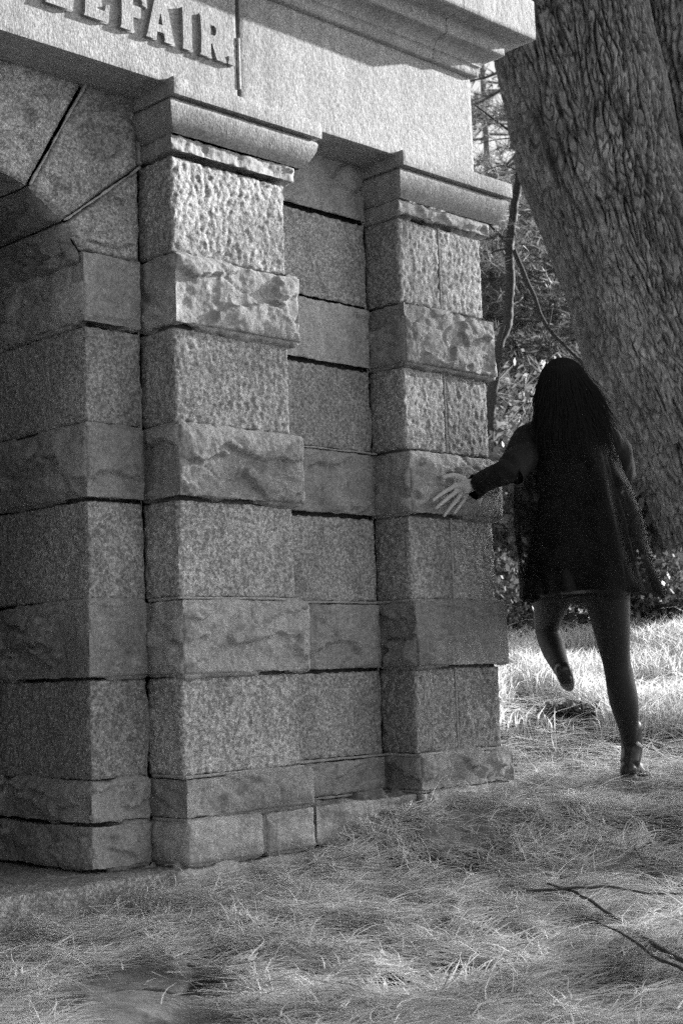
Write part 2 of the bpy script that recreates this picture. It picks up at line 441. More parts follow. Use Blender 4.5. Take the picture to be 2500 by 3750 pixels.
kb = [(-1.24 - x, z) for x, z in arc(a2_ + 1, 90, 10)][::1]
vous(wall, kb + arc(90, a2_ + 1, 10), [(-1.24 + .25, 1.62), (-.25, 1.62)], 93, 1.04)
# soffit of the arch; the deep doorway's shade is put into its dark tones
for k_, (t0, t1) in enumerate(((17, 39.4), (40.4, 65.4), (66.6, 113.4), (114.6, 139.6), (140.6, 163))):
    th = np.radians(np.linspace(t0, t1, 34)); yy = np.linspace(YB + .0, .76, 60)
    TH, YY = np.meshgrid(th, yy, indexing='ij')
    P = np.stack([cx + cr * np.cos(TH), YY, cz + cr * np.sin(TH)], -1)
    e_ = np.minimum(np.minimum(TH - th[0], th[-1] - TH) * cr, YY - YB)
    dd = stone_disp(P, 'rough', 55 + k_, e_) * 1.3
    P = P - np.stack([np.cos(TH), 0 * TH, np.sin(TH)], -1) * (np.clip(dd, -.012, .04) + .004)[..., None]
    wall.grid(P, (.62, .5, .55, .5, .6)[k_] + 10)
sc_ = MB(); th = np.radians(np.linspace(15, 165, 60)); TH, YY = np.meshgrid(th, np.linspace(YB + .02, .77, 3), indexing='ij')
sc_.grid(np.stack([cx + (cr + .02) * np.cos(TH), YY, cz + (cr + .02) * np.sin(TH)], -1)); sc_.build('joint_backing', DARKJOINT, tomb)
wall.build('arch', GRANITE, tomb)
for m_ in (bay, mirrored(bay)): m_.build('bay_wall', GRANITE, tomb)
for m_ in (jam, mirrored(jam)): m_.build('jamb', GRANITE, tomb)
core = MB(); box(core, .5, 1.18, YB + .045, .6, -1.3, 1.6); box(core, -.22, .02, YB + .05, .74, -1.2, 1.55)
box(core, -1.24 - .02, -1.24 + .22, YB + .05, .74, -1.2, 1.55); box(core, -1.24 - 1.18, -1.74, YB + .01, .6, -1.3, 1.6)
poly_core = MB()
core.build('joint_backing', DARKJOINT, tomb)
# pale pointing on the front wall
mo = MB()
for zz in (-.1765, -.9175, -.7765, .4245):
    strip(mo, .53, 1.15, YB - .004, YB, zz, .006 if zz < 0 else .004, False)
def bead(x, y, z0, z1, r, seed):
    z = np.arange(z0, z1, .012); P = np.stack([np.full(len(z), x), np.full(len(z), y), z], -1)
    P[:, 0] += noise(P, 7, seed) * .004 + noise(P, 30, seed) * .002; P[:, 1] += noise(P, 20, seed + 2) * .003
    tube(mo, P, np.clip(r * (1 + 1.6 * noise(P, (1, 1, 8), seed + 5) + .6 * noise(P, 40, seed + 6)), .001, 1), 7)
bead(-.012, YB + .022, -.93, 1.36, .0065, 3); bead(1.139, YB + .020, -.8, 1.55, .006, 9); bead(-.010, YB + .004, 1.38, 1.6, .011, 13)
def jline(a, b, r=.007):
    a = np.array([a[0], YB - .016, a[1]]); b = np.array([b[0], YB - .021, b[1]]); n = 40
    P = a + (b - a) * np.linspace(0, 1, n)[:, None]; P[:, 2] += noise(P, 10, 3) * .004 + noise(P, 40, 5) * .002
    tube(mo, P, r * (1 + .8 * noise(P, 25, 2)), 6)
jline((A[0], A[1] + .001), (-.022, 1.359), .0042); jline((B[0] - .001, B[1] + .002), (-.2425, 1.615), .0045)
mo.build('mortar', MORTAR, tomb)
# inner core behind the voussoirs, doorway floor and door
dr = empty('door', (0, 0, 0), tomb); dr['_o'] = tomb['_o']
for s in (0, 1):
    db = MB(); xa = -.98 + s * .362; box(db, xa, xa + .358, .80, .84, -1.05, 1.23); db.build('door_leaf', BRONZE, dr, smooth=False)
    pn = MB()
    for k in range(4): box(pn, xa + .05, xa + .308, .785, .80, -.98 + k * .5, -.58 + k * .5)
    pn.build('door_panel', BRONZE, dr, smooth=False)
sb = MB(); blk(sb, -1.3, .06, -.02, .8, -1.5, -1.075, 'smooth', faces='FTLR', h=.014, tone=.9)
sb.build('threshold', GRANITE, tomb)
# body of the building behind the front
bd = MB(); bl = MB()
for i, (z0, z1, k) in enumerate(COURSES + [(1.379, 1.60, 'r')]):
    for j in range(4):
        ya = .2 + j * .85 + (.2 if i % 2 else 0)
        blk(bd, 1.2, 1.60, ya, min(ya + .843, 3.6), z0, z1, 'rough' if k == 'r' else 'smooth', faces='R', h=.03)
        blk(bl, -1.24 - 1.60, -2.4, ya, min(ya + .843, 3.6), z0, z1, 'rough' if k == 'r' else 'smooth', faces='L', h=.03)
bd.build('side_wall', GRANITE, tomb); bl.build('side_wall', GRANITE, tomb)
cb = MB(); box(cb, -1.24 - 1.585, -1.24 - .02, .6, 3.6, -1.6, 1.62); box(cb, .02, 1.585, .6, 3.6, -1.6, 1.62); box(cb, -1.3, .03, .9, 3.6, -1.6, 1.62); box(cb, -1.24 - 1.6, -1.05, 0.17, .62, 1.21, 1.60); box(cb, -.19, .05, .185, .7, 1.38, 1.60)
cb.build('core', DARKJOINT, tomb, smooth=False)
# entablature
XL, XR, YF = -2.83, 1.590, -.050
en = empty('entablature', (0, 0, 0), tomb); en['_o'] = tomb['_o']
fr = MB()
blk(fr, XL, .2795, YF, 3.6, 1.606, 2.060, 'fine', faces='FBLR', h=.011, tone=1.0, r=.004)
blk(fr, .2945, XR, YF, 3.6, 1.606, 2.060, 'fine', faces='FBLR', h=.011, tone=1.03, r=.004)
frz = fr.build('frieze', FRIEZE, en)
jb = MB(); z = np.linspace(1.668, 1.86, 30); P = np.stack([np.full(30, .2868), np.full(30, YF + .001), z], -1)
tube(jb, P, .0062 * (1 + .15 * noise(P, 30)), 10); jb.build('dowel', MORTAR, en)
jj = MB(); box(jj, .26, .31, YF + .02, YF + .4, 1.61, 2.05); jj.build('joint_backing', DARKJOINT, en)
cn = MB()
prof = [(-.02, 2.052), (.018, 2.055), (.024, 2.060), (.026, 2.098), (.034, 2.100)]
for t in np.linspace(0, 1, 12): prof.append((.034 + .062 * (1 - math.cos(t * math.pi / 2)), 2.100 + .044 * math.sin(t * math.pi / 2)))
prof += [(.103, 2.146), (.106, 2.150), (.106, 2.207), (.198, 2.211), (.203, 2.215), (.203, 2.386), (.192, 2.397), (-.3, 2.42)]
sweep(cn, prof, XL, XR, YF, 3.6, h=.016, cut=(None, 1.3235)); sweep(cn, prof, XL, XR, YF, 3.6, h=.016, cut=(1.3265, None), seed=15)
cn.build('cornice', FRIEZE, en)
cr_ = MB(); box(cr_, XL + .02, XR - .02, YF + .04, 3.55, 2.05, 2.38); cr_.build('core', DARKJOINT, en, smooth=False)
rf = MB(); blk(rf, XL + .25, XR - .25, .3, 3.3, 2.40, 2.72, 'fine', faces='FLRT', h=.05); rf.build('roof_block', FRIEZE, tomb)
# raised letters
def letter(polys, x0, z0, w_, hgt, bv=.0):
    mb = MB(); dp = .017
    for loops in polys:
        pts = [(x0 + a * w_, z0 + b * hgt) for lp in loops for a, b in lp]
        tris = tessellate_polygon([[Vector((a, b, 0)) for a, b in lp] for lp in loops])
        P = np.array(pts); n = len(P)
        Fv = np.stack([P[:, 0], np.full(n, YF - dp), P[:, 1]], -1)
        T = np.array(tris); 
        ar = (P[T[:, 1], 0] - P[T[:, 0], 0]) * (P[T[:, 2], 1] - P[T[:, 0], 1]) - (P[T[:, 2], 0] - P[T[:, 0], 0]) * (P[T[:, 1], 1] - P[T[:, 0], 1])
        T[ar < 0] = T[ar < 0][:, ::-1]
        mb.add(Fv, T=T, tone=1.0)
        k = 0
        for lp in loops:
            m_ = len(lp); I = np.arange(m_)
            a = P[k:k + m_]; V = np.vstack([np.stack([a[:, 0], np.full(m_, YF - dp), a[:, 1]], -1), np.stack([a[:, 0], np.full(m_, YF + .002), a[:, 1]], -1)])
            Q = np.stack([I, (I + 1) % m_, (I + 1) % m_ + m_, I + m_], -1); mb.add(V, Q, tone=.9); k += m_
    o = mb.build('letter', FRIEZE, frz, smooth=False)
    return o
frz['_o'] = tomb['_o']
Lp = dict(
 E=[[[(0, 0), (.95, 0), (1.0, .36), (.84, .34), (.80, .22), (.50, .22), (.50, .40), (.76, .40), (.76, .64), (.50, .64), (.50, .80), (.80, .80), (.84, .68), (1, .66), (.95, 1), (0, 1), (.04, .94), (.07, .5), (.04, .06)]]],
 L=[[[(0, 0), (.95, 0), (1.0, .42), (.86, .40), (.80, .24), (.52, .24), (.52, .94), (.56, 1), (0, 1), (.04, .94), (.07, .5), (.04, .06)]]],
 F=[[[(0, 0), (.54, 0), (.49, .08), (.49, .38), (.78, .38), (.78, .62), (.49, .62), (.49, .80), (.82, .80), (.86, .68), (1.02, .66), (.98, 1), (0, 1), (.05, .94), (.07, .5), (.05, .08)]]],
 A=[[[(0, 0), (.36, 0), (.35, .06), (.38, .20), (.60, .20), (.64, .06), (.62, 0), (1, 0), (.96, .07), (.70, 1), (.32, 1), (.04, .07)], [(.42, .38), (.50, .68), (.575, .38)]]],
 I=[[[(0, 0), (1, 0), (.95, .08), (.93, .5), (.95, .92), (1, 1), (0, 1), (.05, .92), (.07, .5), (.05, .08)]]],
 R=[[[(0, 0), (.44, 0), (.41, .07), (.41, .36), (.46, .36), (.62, 0), (1.0, 0), (.98, .06), (.78, .41), (.90, .50), (.95, .62), (.95, .80), (.87, .93), (.72, 1), (0, 1), (.04, .94), (.06, .5), (.04, .07)], [(.41, .57), (.41, .81), (.56, .81), (.62, .76), (.62, .63), (.56, .57)]]],
 D=[[[(0, 0), (1, 0), (1, 1), (.15, 1.0), (.15, .35), (0, .35)]]])
for ch, x, w_ in (('E', -.546, .112), ('L', -.396, .104), ('F', -.250, .112), ('A', -.142, .126), ('I', .016, .045), ('R', .094, .122)):
    letter(Lp[ch], x, 1.741, w_, .152)
letter(Lp['D'], .222, 1.741, .032, .032)

# ------------------------------------------------------------------ terrain
def H(x, y):
    """ground height (world) at x,y: level in front, a bank rising behind and to the right"""
    x = np.asarray(x, float); y = np.asarray(y, float)
    dx, dy = x - CAM[0], y - CAM[1]
    d = dx * FW[0] + dy * FW[1]; r = dx * RT[0] + dy * RT[1]
    z = np.interp(d, [-40, 0, 3.6, 4.4, 5.0, 5.2, 5.4, 5.7, 6.0, 6.6, 7.5, 9.5, 12, 16, 30, 60], [-1.6, -1.27, -1.23, -1.21, -1.20, -1.17, -1.10, -1.025, -.995, -.88, -.67, -.26, .08, .5, 1.2, 2.5])
    z = z + np.clip(r - 1.4, 0, 6) * .06 * np.clip((d - 6) / 3, 0, 1)
    P = np.stack([x, y, 0 * x], -1)
    z = z + .03 * noise(P, .9, 3) + .02 * noise(P, 2.4, 5) + .012 * noise(P, 7, 6)
    return z + G
def stick(p, dz=0): return np.array([p[0], p[1], float(H(p[0], p[1])) + dz])
gm = MB()
rr = np.concatenate([np.linspace(-60, -5, 20), np.linspace(-4.6, 4.6, 150), np.linspace(5, 60, 20)])
ddp = np.concatenate([np.linspace(-40, 1.5, 20), np.linspace(1.7, 13, 220), np.linspace(13.5, 90, 40)])
RR, DD = np.meshgrid(rr, ddp, indexing='ij')
X = CAM[0] + RT[0] * RR + FW[0] * DD; Y = CAM[1] + RT[1] * RR + FW[1] * DD
gm.grid(np.stack([X, Y, H(X, Y)], -1), 1.0)
tag(gm.build('ground', SOIL, local=False), 'dark soil under the pine straw', None, None, 'structure')

lw = MB(); RR, DD = np.meshgrid(np.linspace(3.2, 60, 30), np.linspace(-50, 8, 30), indexing='ij')
X = CAM[0] + RT[0] * RR + FW[0] * DD; Y = CAM[1] + RT[1] * RR + FW[1] * DD; lw.grid(np.stack([X, Y, H(X, Y) + .09], -1))
tag(lw.build('bounce_sheet', flat_mat('pale_bounce', .42, .9, .15, 30), local=False), 'unseen pale sheet added beyond the right edge to bounce sunlight', None, None, 'structure')  # unseen sheet, added to bounce sunlight onto the tomb front
def straw(n, dlo, dhi, wid, lo, hi, wd, name=None, mb=None, lift=(.0, .035), sd=1, keep=None, up=0.18):
    g_ = np.random.default_rng(sd)
    d = dlo + (dhi - dlo) * g_.random(n); r = (g_.random(n) * 2 - 1) * (d * .236 * wid + .15)
    x = CAM[0] + RT[0] * r + FW[0] * d; y = CAM[1] + RT[1] * r + FW[1] * d
    ok = ~((x > -3) & (x < 1.72) & (y > -.03))
    P0 = np.stack([x, y, 0 * x], -1)
    dens = .5 * fbm(P0, 4.0, 31, 2, .6) + .75 * fbm(P0, 9.5, 33, 3, .6)
    ok &= (dens > -.42 + g_.random(n) * .45)
    if keep is not None: ok &= keep(x, y)
    x, y, P0, d, dens = x[ok], y[ok], P0[ok], d[ok], dens[ok]; n = len(x)
    base = math.atan2(RT[1], RT[0]) - .15
    ang = base + 1.6 * noise(P0, 4.5, 41) + g_.normal(0, .62, n) + (g_.random(n) < .5) * math.pi
    L = g_.uniform(lo, hi, n); ww = wd * g_.uniform(.6, 1.3, n)
    dirv = np.stack([np.cos(ang), np.sin(ang)], -1); bend = g_.normal(0, .35, n)
    lift_ = g_.uniform(*lift, n) + .07 * np.clip(dens, 0, 1); tilt = g_.normal(0, up, n) * .6 + np.abs(g_.normal(0, up * .5, n))
    k = 4; V = np.zeros((n, k, 2, 3)); px, py = x.copy(), y.copy(); zz = H(x, y) + lift_ * .8
    pz = zz.copy()
    for i in range(k):
        a = ang + bend * (i / (k - 1) - .5) * 1.4; t = i / (k - 1)
        sx, sy = -np.sin(a), np.cos(a); wv = ww * (1 - .75 * t)
        zc = H(px, py) + lift_ + L * (tilt * t - .55 * np.abs(tilt) * t * t)
        for j, s in enumerate((-1, 1)):
            V[:, i, j, 0] = px + sx * wv * s * .5; V[:, i, j, 1] = py + sy * wv * s * .5; V[:, i, j, 2] = np.maximum(zc, H(px, py) + .002) + s * wv * .2
        px = px + np.cos(a) * L / (k - 1); py = py + np.sin(a) * L / (k - 1)
    I = (np.arange(n) * (k * 2))[:, None]
    Q = np.concatenate([I + np.array([[2 * i, 2 * i + 1, 2 * i + 3, 2 * i + 2]]) for i in range(k - 1)], 0)
    tone = np.tile(np.clip(g_.normal(1.18, .45, n) * (1 + .2 * fbm(P0, 6, 77, 2)), .3, 1.7), k - 1)
    mb.add(V.reshape(-1, 3), Q, tone=tone)
def slab_hole(x, y):
    dx, dy = x - CAM[0], y - CAM[1]; d = dx * FW[0] + dy * FW[1]; r = dx * RT[0] + dy * RT[1]
    ins = False
    for (cx_, cd, ra, rb) in ((-.52, 3.72, .27, .42), (-.34, 3.2, .32, .22)):
        q = ((r - cx_) / ra) ** 2 + ((d - cd) / rb) ** 2
        ins = ins | (q + .5 * noise(np.stack([x, y, 0 * x], -1), 7, 4) < .8)
    return ~(ins & (rng.random(len(x)) > .02))
st = MB()
def beyond(x, y):
    dx, dy = x - CAM[0], y - CAM[1]; d = dx * FW[0] + dy * FW[1]; r = dx * RT[0] + dy * RT[1]
    return np.abs(r) > .25 * d
straw(110000, 2.2, 9.5, 3.2, .08, .22, .006, mb=st, sd=19, keep=beyond, up=.4)
straw(60000, 2.75, 6.6, 1.15, .06, .16, .0034, mb=st, sd=9, keep=lambda x, y: slab_hole(x, y) & (.5 * fbm(np.stack([x, y, 0 * x], -1), 4.0, 31, 2, .6) + .75 * fbm(np.stack([x, y, 0 * x], -1), 9.5, 33, 3, .6) > .12), up=.65, lift=(.0, .02))
straw(150000, 2.75, 6.2, 1.15, .05, .15, .0036, mb=st, sd=1, keep=slab_hole, up=.3)
straw(42000, 5.8, 9.5, 1.3, .10, .26, .0042, mb=st, sd=2, up=.3)
straw(26000, 9.0, 16, 1.4, .2, .42, .010, mb=st, sd=3, up=.5)
def upright(n, dlo, dhi, lo, hi, wd, sd):
    g_ = np.random.default_rng(sd); d = g_.uniform(dlo, dhi, n); r = g_.uniform(.0, .26, n) * d
    x = CAM[0] + RT[0] * r + FW[0] * d; y = CAM[1] + RT[1] * r + FW[1] * d; P = np.stack([x, y, H(x, y)], -1)
    k = (fbm(P * [1, 1, 0], 1.9, 12, 3) > -.26 + .4 * g_.random(n)) & ~((x < 1.75) & (y > -.05)); P = P[k]; n = len(P)
    L = g_.uniform(lo, hi, n)[:, None]; a = g_.uniform(0, 6.28, n); b = np.stack([np.cos(a), np.sin(a), 0 * a], -1); o_ = g_.normal(0, .35, (n, 2))
    mid = P + np.c_[o_ * L * .5, L * .62]; tip = P + np.c_[o_ * L * 1.6, L * .9]
    V = np.stack([P - b * wd / 2, P + b * wd / 2, mid + b * wd * .4, mid - b * wd * .4, tip], 1).reshape(-1, 3)
    I = (np.arange(n) * 5)[:, None]; st.add(V, I + [[0, 1, 2, 3]], I + [[3, 2, 4]], tone=1.0)
upright(26000, 6.9, 9.1, .07, .20, .007, 61)
tag(st.build('dry_grass', STRAW, local=False, smooth=False), 'matted dry grass and pine straw covering the ground', 'grass', None, 'stuff')

# flat stones in the ground
def flatstone(pts, th, label, tone=1.0, dz=.0):
    mb = MB(); c = np.mean(np.array(pts), 0); n = 90
    pl = spline(list(pts) + [pts[0]], n + 1)[:-1]
    rings = []
    for s, zz in ((0, th), (.25, th), (.5, th), (.75, th), (.9, th), (.965, th * .96), (1.0, th * .7), (1.01, -.12)):
        q = c + (pl - c) * s; q = q + ((noise(np.c_[q, 0 * q[:, 0]], 8, 5) * .045 + noise(np.c_[q, 0 * q[:, 0]], 30, 6) * .008)) [:, None] * (s > .3) * s
        rings.append(np.c_[q, H(q[:, 0], q[:, 1]) + zz + dz + 006e-3 * noise(np.c_[q, 0 * q[:, 0]], 6, 9) + .003 * noise(np.c_[q, 0 * q[:, 0]], 25, 9)])
    mb.grid(np.array(rings), tone, wrap=True)
    o = mb.build('flat_stone', SLAB, local=False); tag(o, label, 'stone', 'flat stones sunk in the straw'); return o
def gp(u, v):
    """ground point under preview pixel"""
    lo_, hi_ = 1.5, 30.0
    for d in np.arange(1.5, 30, .05):
        p = at(u, v, d)
        if p[2] < H(p[0], p[1]): return p
    return at(u, v, 10)
flatstone([gp(u, v)[:2] for u, v in ((110, 2205), (200, 2188), (300, 2192), (380, 2215), (440, 2245), (400, 2290), (300, 2290), (190, 2300), (100, 2260))], .016, 'flat grey stone slab half covered by straw, back one of the two at lower left')
flatstone([gp(u, v)[:2] for u, v in ((195, 2310), (330, 2300), (440, 2310), (560, 2325), (640, 2345)) ] + [ground_pt(r, d)[:2] for r, d in ((-.1, 2.95), (-.5, 2.9), (-.62, 3.02))], .026, 'flat grey stone slab at the bottom edge, front one of the two at lower left')
flatstone([gp(u, v)[:2] for u, v in ((960, 1925), (1010, 1895), (1090, 1890), (1135, 1915), (1120, 1945), (1040, 1965), (970, 1950))], .026, 'low grey stone in the straw below the far pilaster')
flatstone([gp(u, v)[:2] for u, v in ((1060, 1868), (1130, 1848), (1210, 1862), (1225, 1890), (1160, 1905), (1090, 1890))], .026, 'rounded grey stone behind the low stone, towards the person')

# ------------------------------------------------------------------ big leaning tree
def bark_tube(mb, cl, rad, seg, nv, seed, tone=1.0, amp=.075, v0=0.0):
    cl = spline(cl, nv); rad = spline([[r_, 0, 0] for r_ in rad], nv)[:, 0]
    T = np.gradient(cl, axis=0); T /= np.linalg.norm(T, axis=1)[:, None]
    A_ = np.cross(T, np.array([FW[0], FW[1], 0])); A_ /= np.linalg.norm(A_, axis=1)[:, None]; B_ = np.cross(T, A_)
    th = np.linspace(0, 2 * math.pi, seg, endpoint=False)
    Nn = A_[:, None] * np.cos(th)[None, :, None] + B_[:, None] * np.sin(th)[None, :, None]
    s = np.r_[0, np.cumsum(np.linalg.norm(np.diff(cl, axis=0), axis=1))]
    r0 = rad.mean()
    U = np.stack([np.cos(th)[None] * r0 + 0 * s[:, None], np.sin(th)[None] * r0 + 0 * s[:, None], s[:, None] + 0 * th[None]], -1)
    W = U + .016 * np.stack([noise(U, (5, 5, 3), seed + 1), noise(U, (5, 5, 3), seed + 2), noise(U, 4, seed + 3)], -1)
    a = np.abs(noise(W, (15, 15, 2.1), seed)); b = np.abs(noise(W, (31, 31, 10), seed + 9))
    plate = np.clip(a * 5, 0, 1) ** .8 * .65 + np.clip(b * 4.5, 0, 1) * .4
    d = amp * (plate - .6) + .05 * r0 * noise(U, (2.2, 2.2, .7), seed + 20) + .006 * noise(U, (50, 50, 22), seed + 4) + .03 * r0 * noise(U, (5, 5, 1.2), seed + 21)
    P = cl[:, None] + Nn * (rad[:, None, None] + d[..., None])
    tn = (tone * (.22 + 1.0 * np.clip(plate, 0, 1)))
    I = np.arange(nv * seg).reshape(nv, seg); I = np.concatenate([I, I[:, :1]], 1)
    Q = np.stack([I[:-1, :-1], I[:-1, 1:], I[1:, 1:], I[1:, :-1]], -1).reshape(-1, 4)
    mb.add(P.reshape(-1, 3), Q, tone=tn[:-1, :].reshape(-1))
D = 11.8; kk = 1568 / 2500 * F
base_p = at(1790, 1480, D)
big = thing('pine_tree', (base_p[0], base_p[1], float(H(base_p[0], base_p[1]))), 'massive leaning pine trunk with deeply furrowed bark filling the right edge', 'tree')
tr = MB()
def lr(L, Rr, v, d): return at((L + Rr) / 2, v, d), (Rr - L) / 2 / kk * d
rows = [(1185, 1452, -260), (1215, 1478, 0), (1222, 1530, 224), (1240, 1568, 430), (1300, 1610, 620), (1352, 1662, 800), (1412, 1722, 950), (1500, 1820, 1200), (1545, 1895, 1400), (1500, 2050, 1620)]
c_, r_ = zip(*[lr(a, b, v, D) for a, b, v in rows]); 
bark_tube(tr, c_[::-1], r_[::-1], 760, 800, 11)
rows = [(1010, 1270, -260), (1112, 1330, 0), (1165, 1395, 200), (1192, 1440, 350), (1250, 1490, 500), (1318, 1560, 680), (1372, 1620, 850), (1440, 1700, 1000)]
c_, r_ = zip(*[lr(a, b, v, D - .08) for a, b, v in rows]); bark_tube(tr, c_[::-1], r_[::-1], 480, 440, 31, .95)
rows = [(1430, 1700, -260), (1455, 1740, 0), (1480, 1780, 300), (1500, 1820, 600), (1540, 1860, 900)]
c_, r_ = zip(*[lr(a, b, v, D + .45) for a, b, v in rows]); bark_tube(tr, c_[::-1], r_[::-1], 220, 200, 51, 1.1)
tr.build('trunk', BARK, big, local=False)

# ------------------------------------------------------------------ foliage
def needles(mb, C_, L, wd, n, g_, tone=1.0, updir=.3, sprd=1.0, dirs=None):
    """n thin needles in a tuft round every centre"""
    m_ = len(C_); P = np.repeat(C_, n, 0); k = len(P)
    v = g_.normal(0, 1, (k, 3)); v[:, 2] += updir
    if dirs is not None: v = v * sprd + np.repeat(dirs, n, 0) * 1.4
    v /= np.linalg.norm(v, axis=1)[:, None]
    s = g_.normal(0, 1, (k, 3)); s = np.cross(v, s); s /= np.linalg.norm(s, axis=1)[:, None]
    ll = L * g_.uniform(.6, 1.2, k)[:, None]
    V = np.stack([P + s * wd * .5, P - s * wd * .5, P + v * ll], 1)
    T = np.arange(k * 3).reshape(-1, 3)
    tn = np.repeat(tone * g_.uniform(.6, 1.4, m_), n)
    mb.add(V.reshape(-1, 3), T=T, tone=tn)
def leaves(mb, P, size, g_, tone=1.0, flat=0):
    k = len(P); v = g_.normal(0, 1, (k, 3)); v /= np.linalg.norm(v, axis=1)[:, None]
    s = np.cross(v, g_.normal(0, 1, (k, 3))); s /= np.linalg.norm(s, axis=1)[:, None]
    L = (size * g_.uniform(.6, 1.3, k))[:, None]
    V = np.stack([P, P + v * L * .5 + s * L * .28, P + v * L, P + v * L * .5 - s * L * .28], 1)
    mb.add(V.reshape(-1, 3), np.arange(k * 4).reshape(-1, 4), tone=tone * g_.uniform(.6, 1.45, k))
def conifer(base, h, rad, z0, nb, tuft, L, wd, nper, label, group, seed, lean=(0, 0), tr_r=.09, tone=1.0, name='pine_tree'):
    g_ = np.random.default_rng(seed); t = thing(name, base, label, 'tree', group)
    b = np.array(base, float); top = b + np.array([lean[0], lean[1], h])
    cl = spline([b - [0, 0, .3], b + (top - b) * .5 + [g_.normal(0, .05 * h * .3), g_.normal(0, .03 * h), 0], top], 24)
    tb = MB(); tube(tb, cl, np.linspace(tr_r, tr_r * .2, 24), 9, disp=.2, cap=False); cm = MB(); bm_ = MB()
    Cn, Dn = [], []
    for k in range(nb):
        f = g_.uniform(z0, 1) ** .9; a = g_.uniform(0, 6.283); ln = rad * (1.15 - f) * g_.uniform(.6, 1.15) + .15
        p0 = b + (top - b) * f; dv = np.array([math.cos(a), math.sin(a), g_.uniform(-.15, .35)])
        pts = spline([p0, p0 + dv * ln * .5 + [0, 0, -.05 * ln], p0 + dv * ln + [0, 0, .05 * ln]], 7)
        tube(bm_, pts, np.linspace(.018, .004, 7) * (1 + h * .08), 4, cap=False)
        m_ = max(3, int(ln * tuft)); tt = g_.uniform(.25, 1, m_)
        q = p0 + dv * ln * tt[:, None] + g_.normal(0, .09 * ln, (m_, 3)) * [1, 1, .5]; Cn.append(q); Dn.append(np.repeat(dv[None], m_, 0))
    needles(cm, np.concatenate(Cn), L, wd, nper, g_, tone, dirs=np.concatenate(Dn))
    tb.build('trunk', BARK, t, local=False); bm_.build('branches', BARK, t, local=False, smooth=False)
    cm.build('crown', NEEDLE, t, local=False, smooth=False); return t
def shrub(base, h, rad, n, size, label, group, seed, tone=1.0, m_=None, name='shrub', clumps=14, cat='shrub'):
    g_ = np.random.default_rng(seed); t = thing(name, base, label, cat, group); b = np.array(base, float)
    cc = g_.normal(0, 1, (clumps, 3)); cc /= np.linalg.norm(cc, axis=1)[:, None]; cc = cc * g_.uniform(.3, .85, clumps)[:, None] * [rad, rad, h * .5] + b + [0, 0, h * .5]
    i = g_.integers(0, clumps, n); v = g_.normal(0, 1, (n, 3)); v /= np.linalg.norm(v, axis=1)[:, None]
    P = cc[i] + v * (g_.random(n) ** .45)[:, None] * np.array([rad * .42, rad * .42, h * .2])
    P[:, 2] = np.maximum(P[:, 2], b[2] + .02)
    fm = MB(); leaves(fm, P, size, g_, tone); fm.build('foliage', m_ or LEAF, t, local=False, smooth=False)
    sm = MB()
    for k in range(min(clumps, 9)):
        tube(sm, spline([b - [0, 0, .1], b + (cc[k] - b) * .5 + g_.normal(0, .05, 3), cc[k]], 8), np.linspace(.02, .006, 8) * (.5 + h * .3), 5, cap=False)
    sm.build('stems', TWIG, t, local=False, smooth=False); return t
FLEX = np.random.default_rng(99)
# slender sapling beside the tomb
sp = thing('sapling', stick(at(1128, 1330, 12.7)), 'slender bent sapling trunk rising just beyond the tomb corner', 'tree')
s1 = MB(); src = [(1130, 1330), (1122, 1150), (1126, 950), (1141, 826), (1149, 782), (1165, 742), (1168, 690), (1172, 640), (1169, 576), (1174, 528), (1182, 464), (1192, 400), (1196, 320)]
tube(s1, spline([at(u, v, 12.7) for u, v in src], 90), np.linspace(.046, .034, 90), 10, disp=.25, cap=False)
s1.build('trunk', TWIG, sp, local=False)
s2 = MB()
def br(mb, pts, d, r0, r1, n=30):
    P = spline([at(u, v, d + (dd_ if True else 0)) for (u, v, dd_) in [(p + (0,))[:3] for p in pts]], n); P += .006 * np.stack([noise(P, 6, 1), noise(P, 6, 2), noise(P, 6, 3)], -1)
    tube(mb, P, np.linspace(r0, r1, n), 7, disp=.2)
br(s2, [(1180, 573), (1201, 624), (1226, 682), (1257, 750), (1325, 822), (1385, 878), (1413, 902)], 12.65, 0.0224, 0.0112)
br(s2, [(1257, 750), (1262, 735), (1268, 700)], 12.6, 0.0096, 0.0048, 8); br(s2, [(1170, 560), (1140, 530), (1122, 515)], 12.7, 0.0192, 0.0096, 10)
br(s2, [(1169, 571), (1140, 576), (1112, 590)], 12.7, 0.0112, 0.0048, 10); br(s2, [(1160, 745), (1150, 780), (1143, 815)], 12.6, 0.0064, 0.0032, 8)
br(s2, [(1196, 320), (1150, 285), (1090, 240)], 12.8, 0.0144, 0.0064, 12); br(s2, [(1385, 878), (1400, 905), (1398, 925)], 12.65, 0.0064, 0.0032, 8)
br(s2, [(1197, 395), (1150, 380), (1100, 400)], 12.8, 0.0080, 0.0032, 12); br(s2, [(1196, 315), (1150, 318), (1098, 330)], 12.9, 0.0080, 0.0032, 12)
br(s2, [(1188, 430), (1215, 420), (1245, 432)], 12.8, 0.0080, 0.0032, 12)
s2.build('branches', TWIG, sp, local=False)
g_ = np.random.default_rng(5); cm = MB()
tw = np.array([at(u, v, 12.9 + g_.normal(0, .25)) for u, v in [(g_.uniform(1075, 1215), g_.uniform(250, 620)) for _ in range(150)]])
needles(cm, tw, .17, .006, 16, g_, 1.0); cm.build('needles', NEEDLE, sp, local=False, smooth=False)

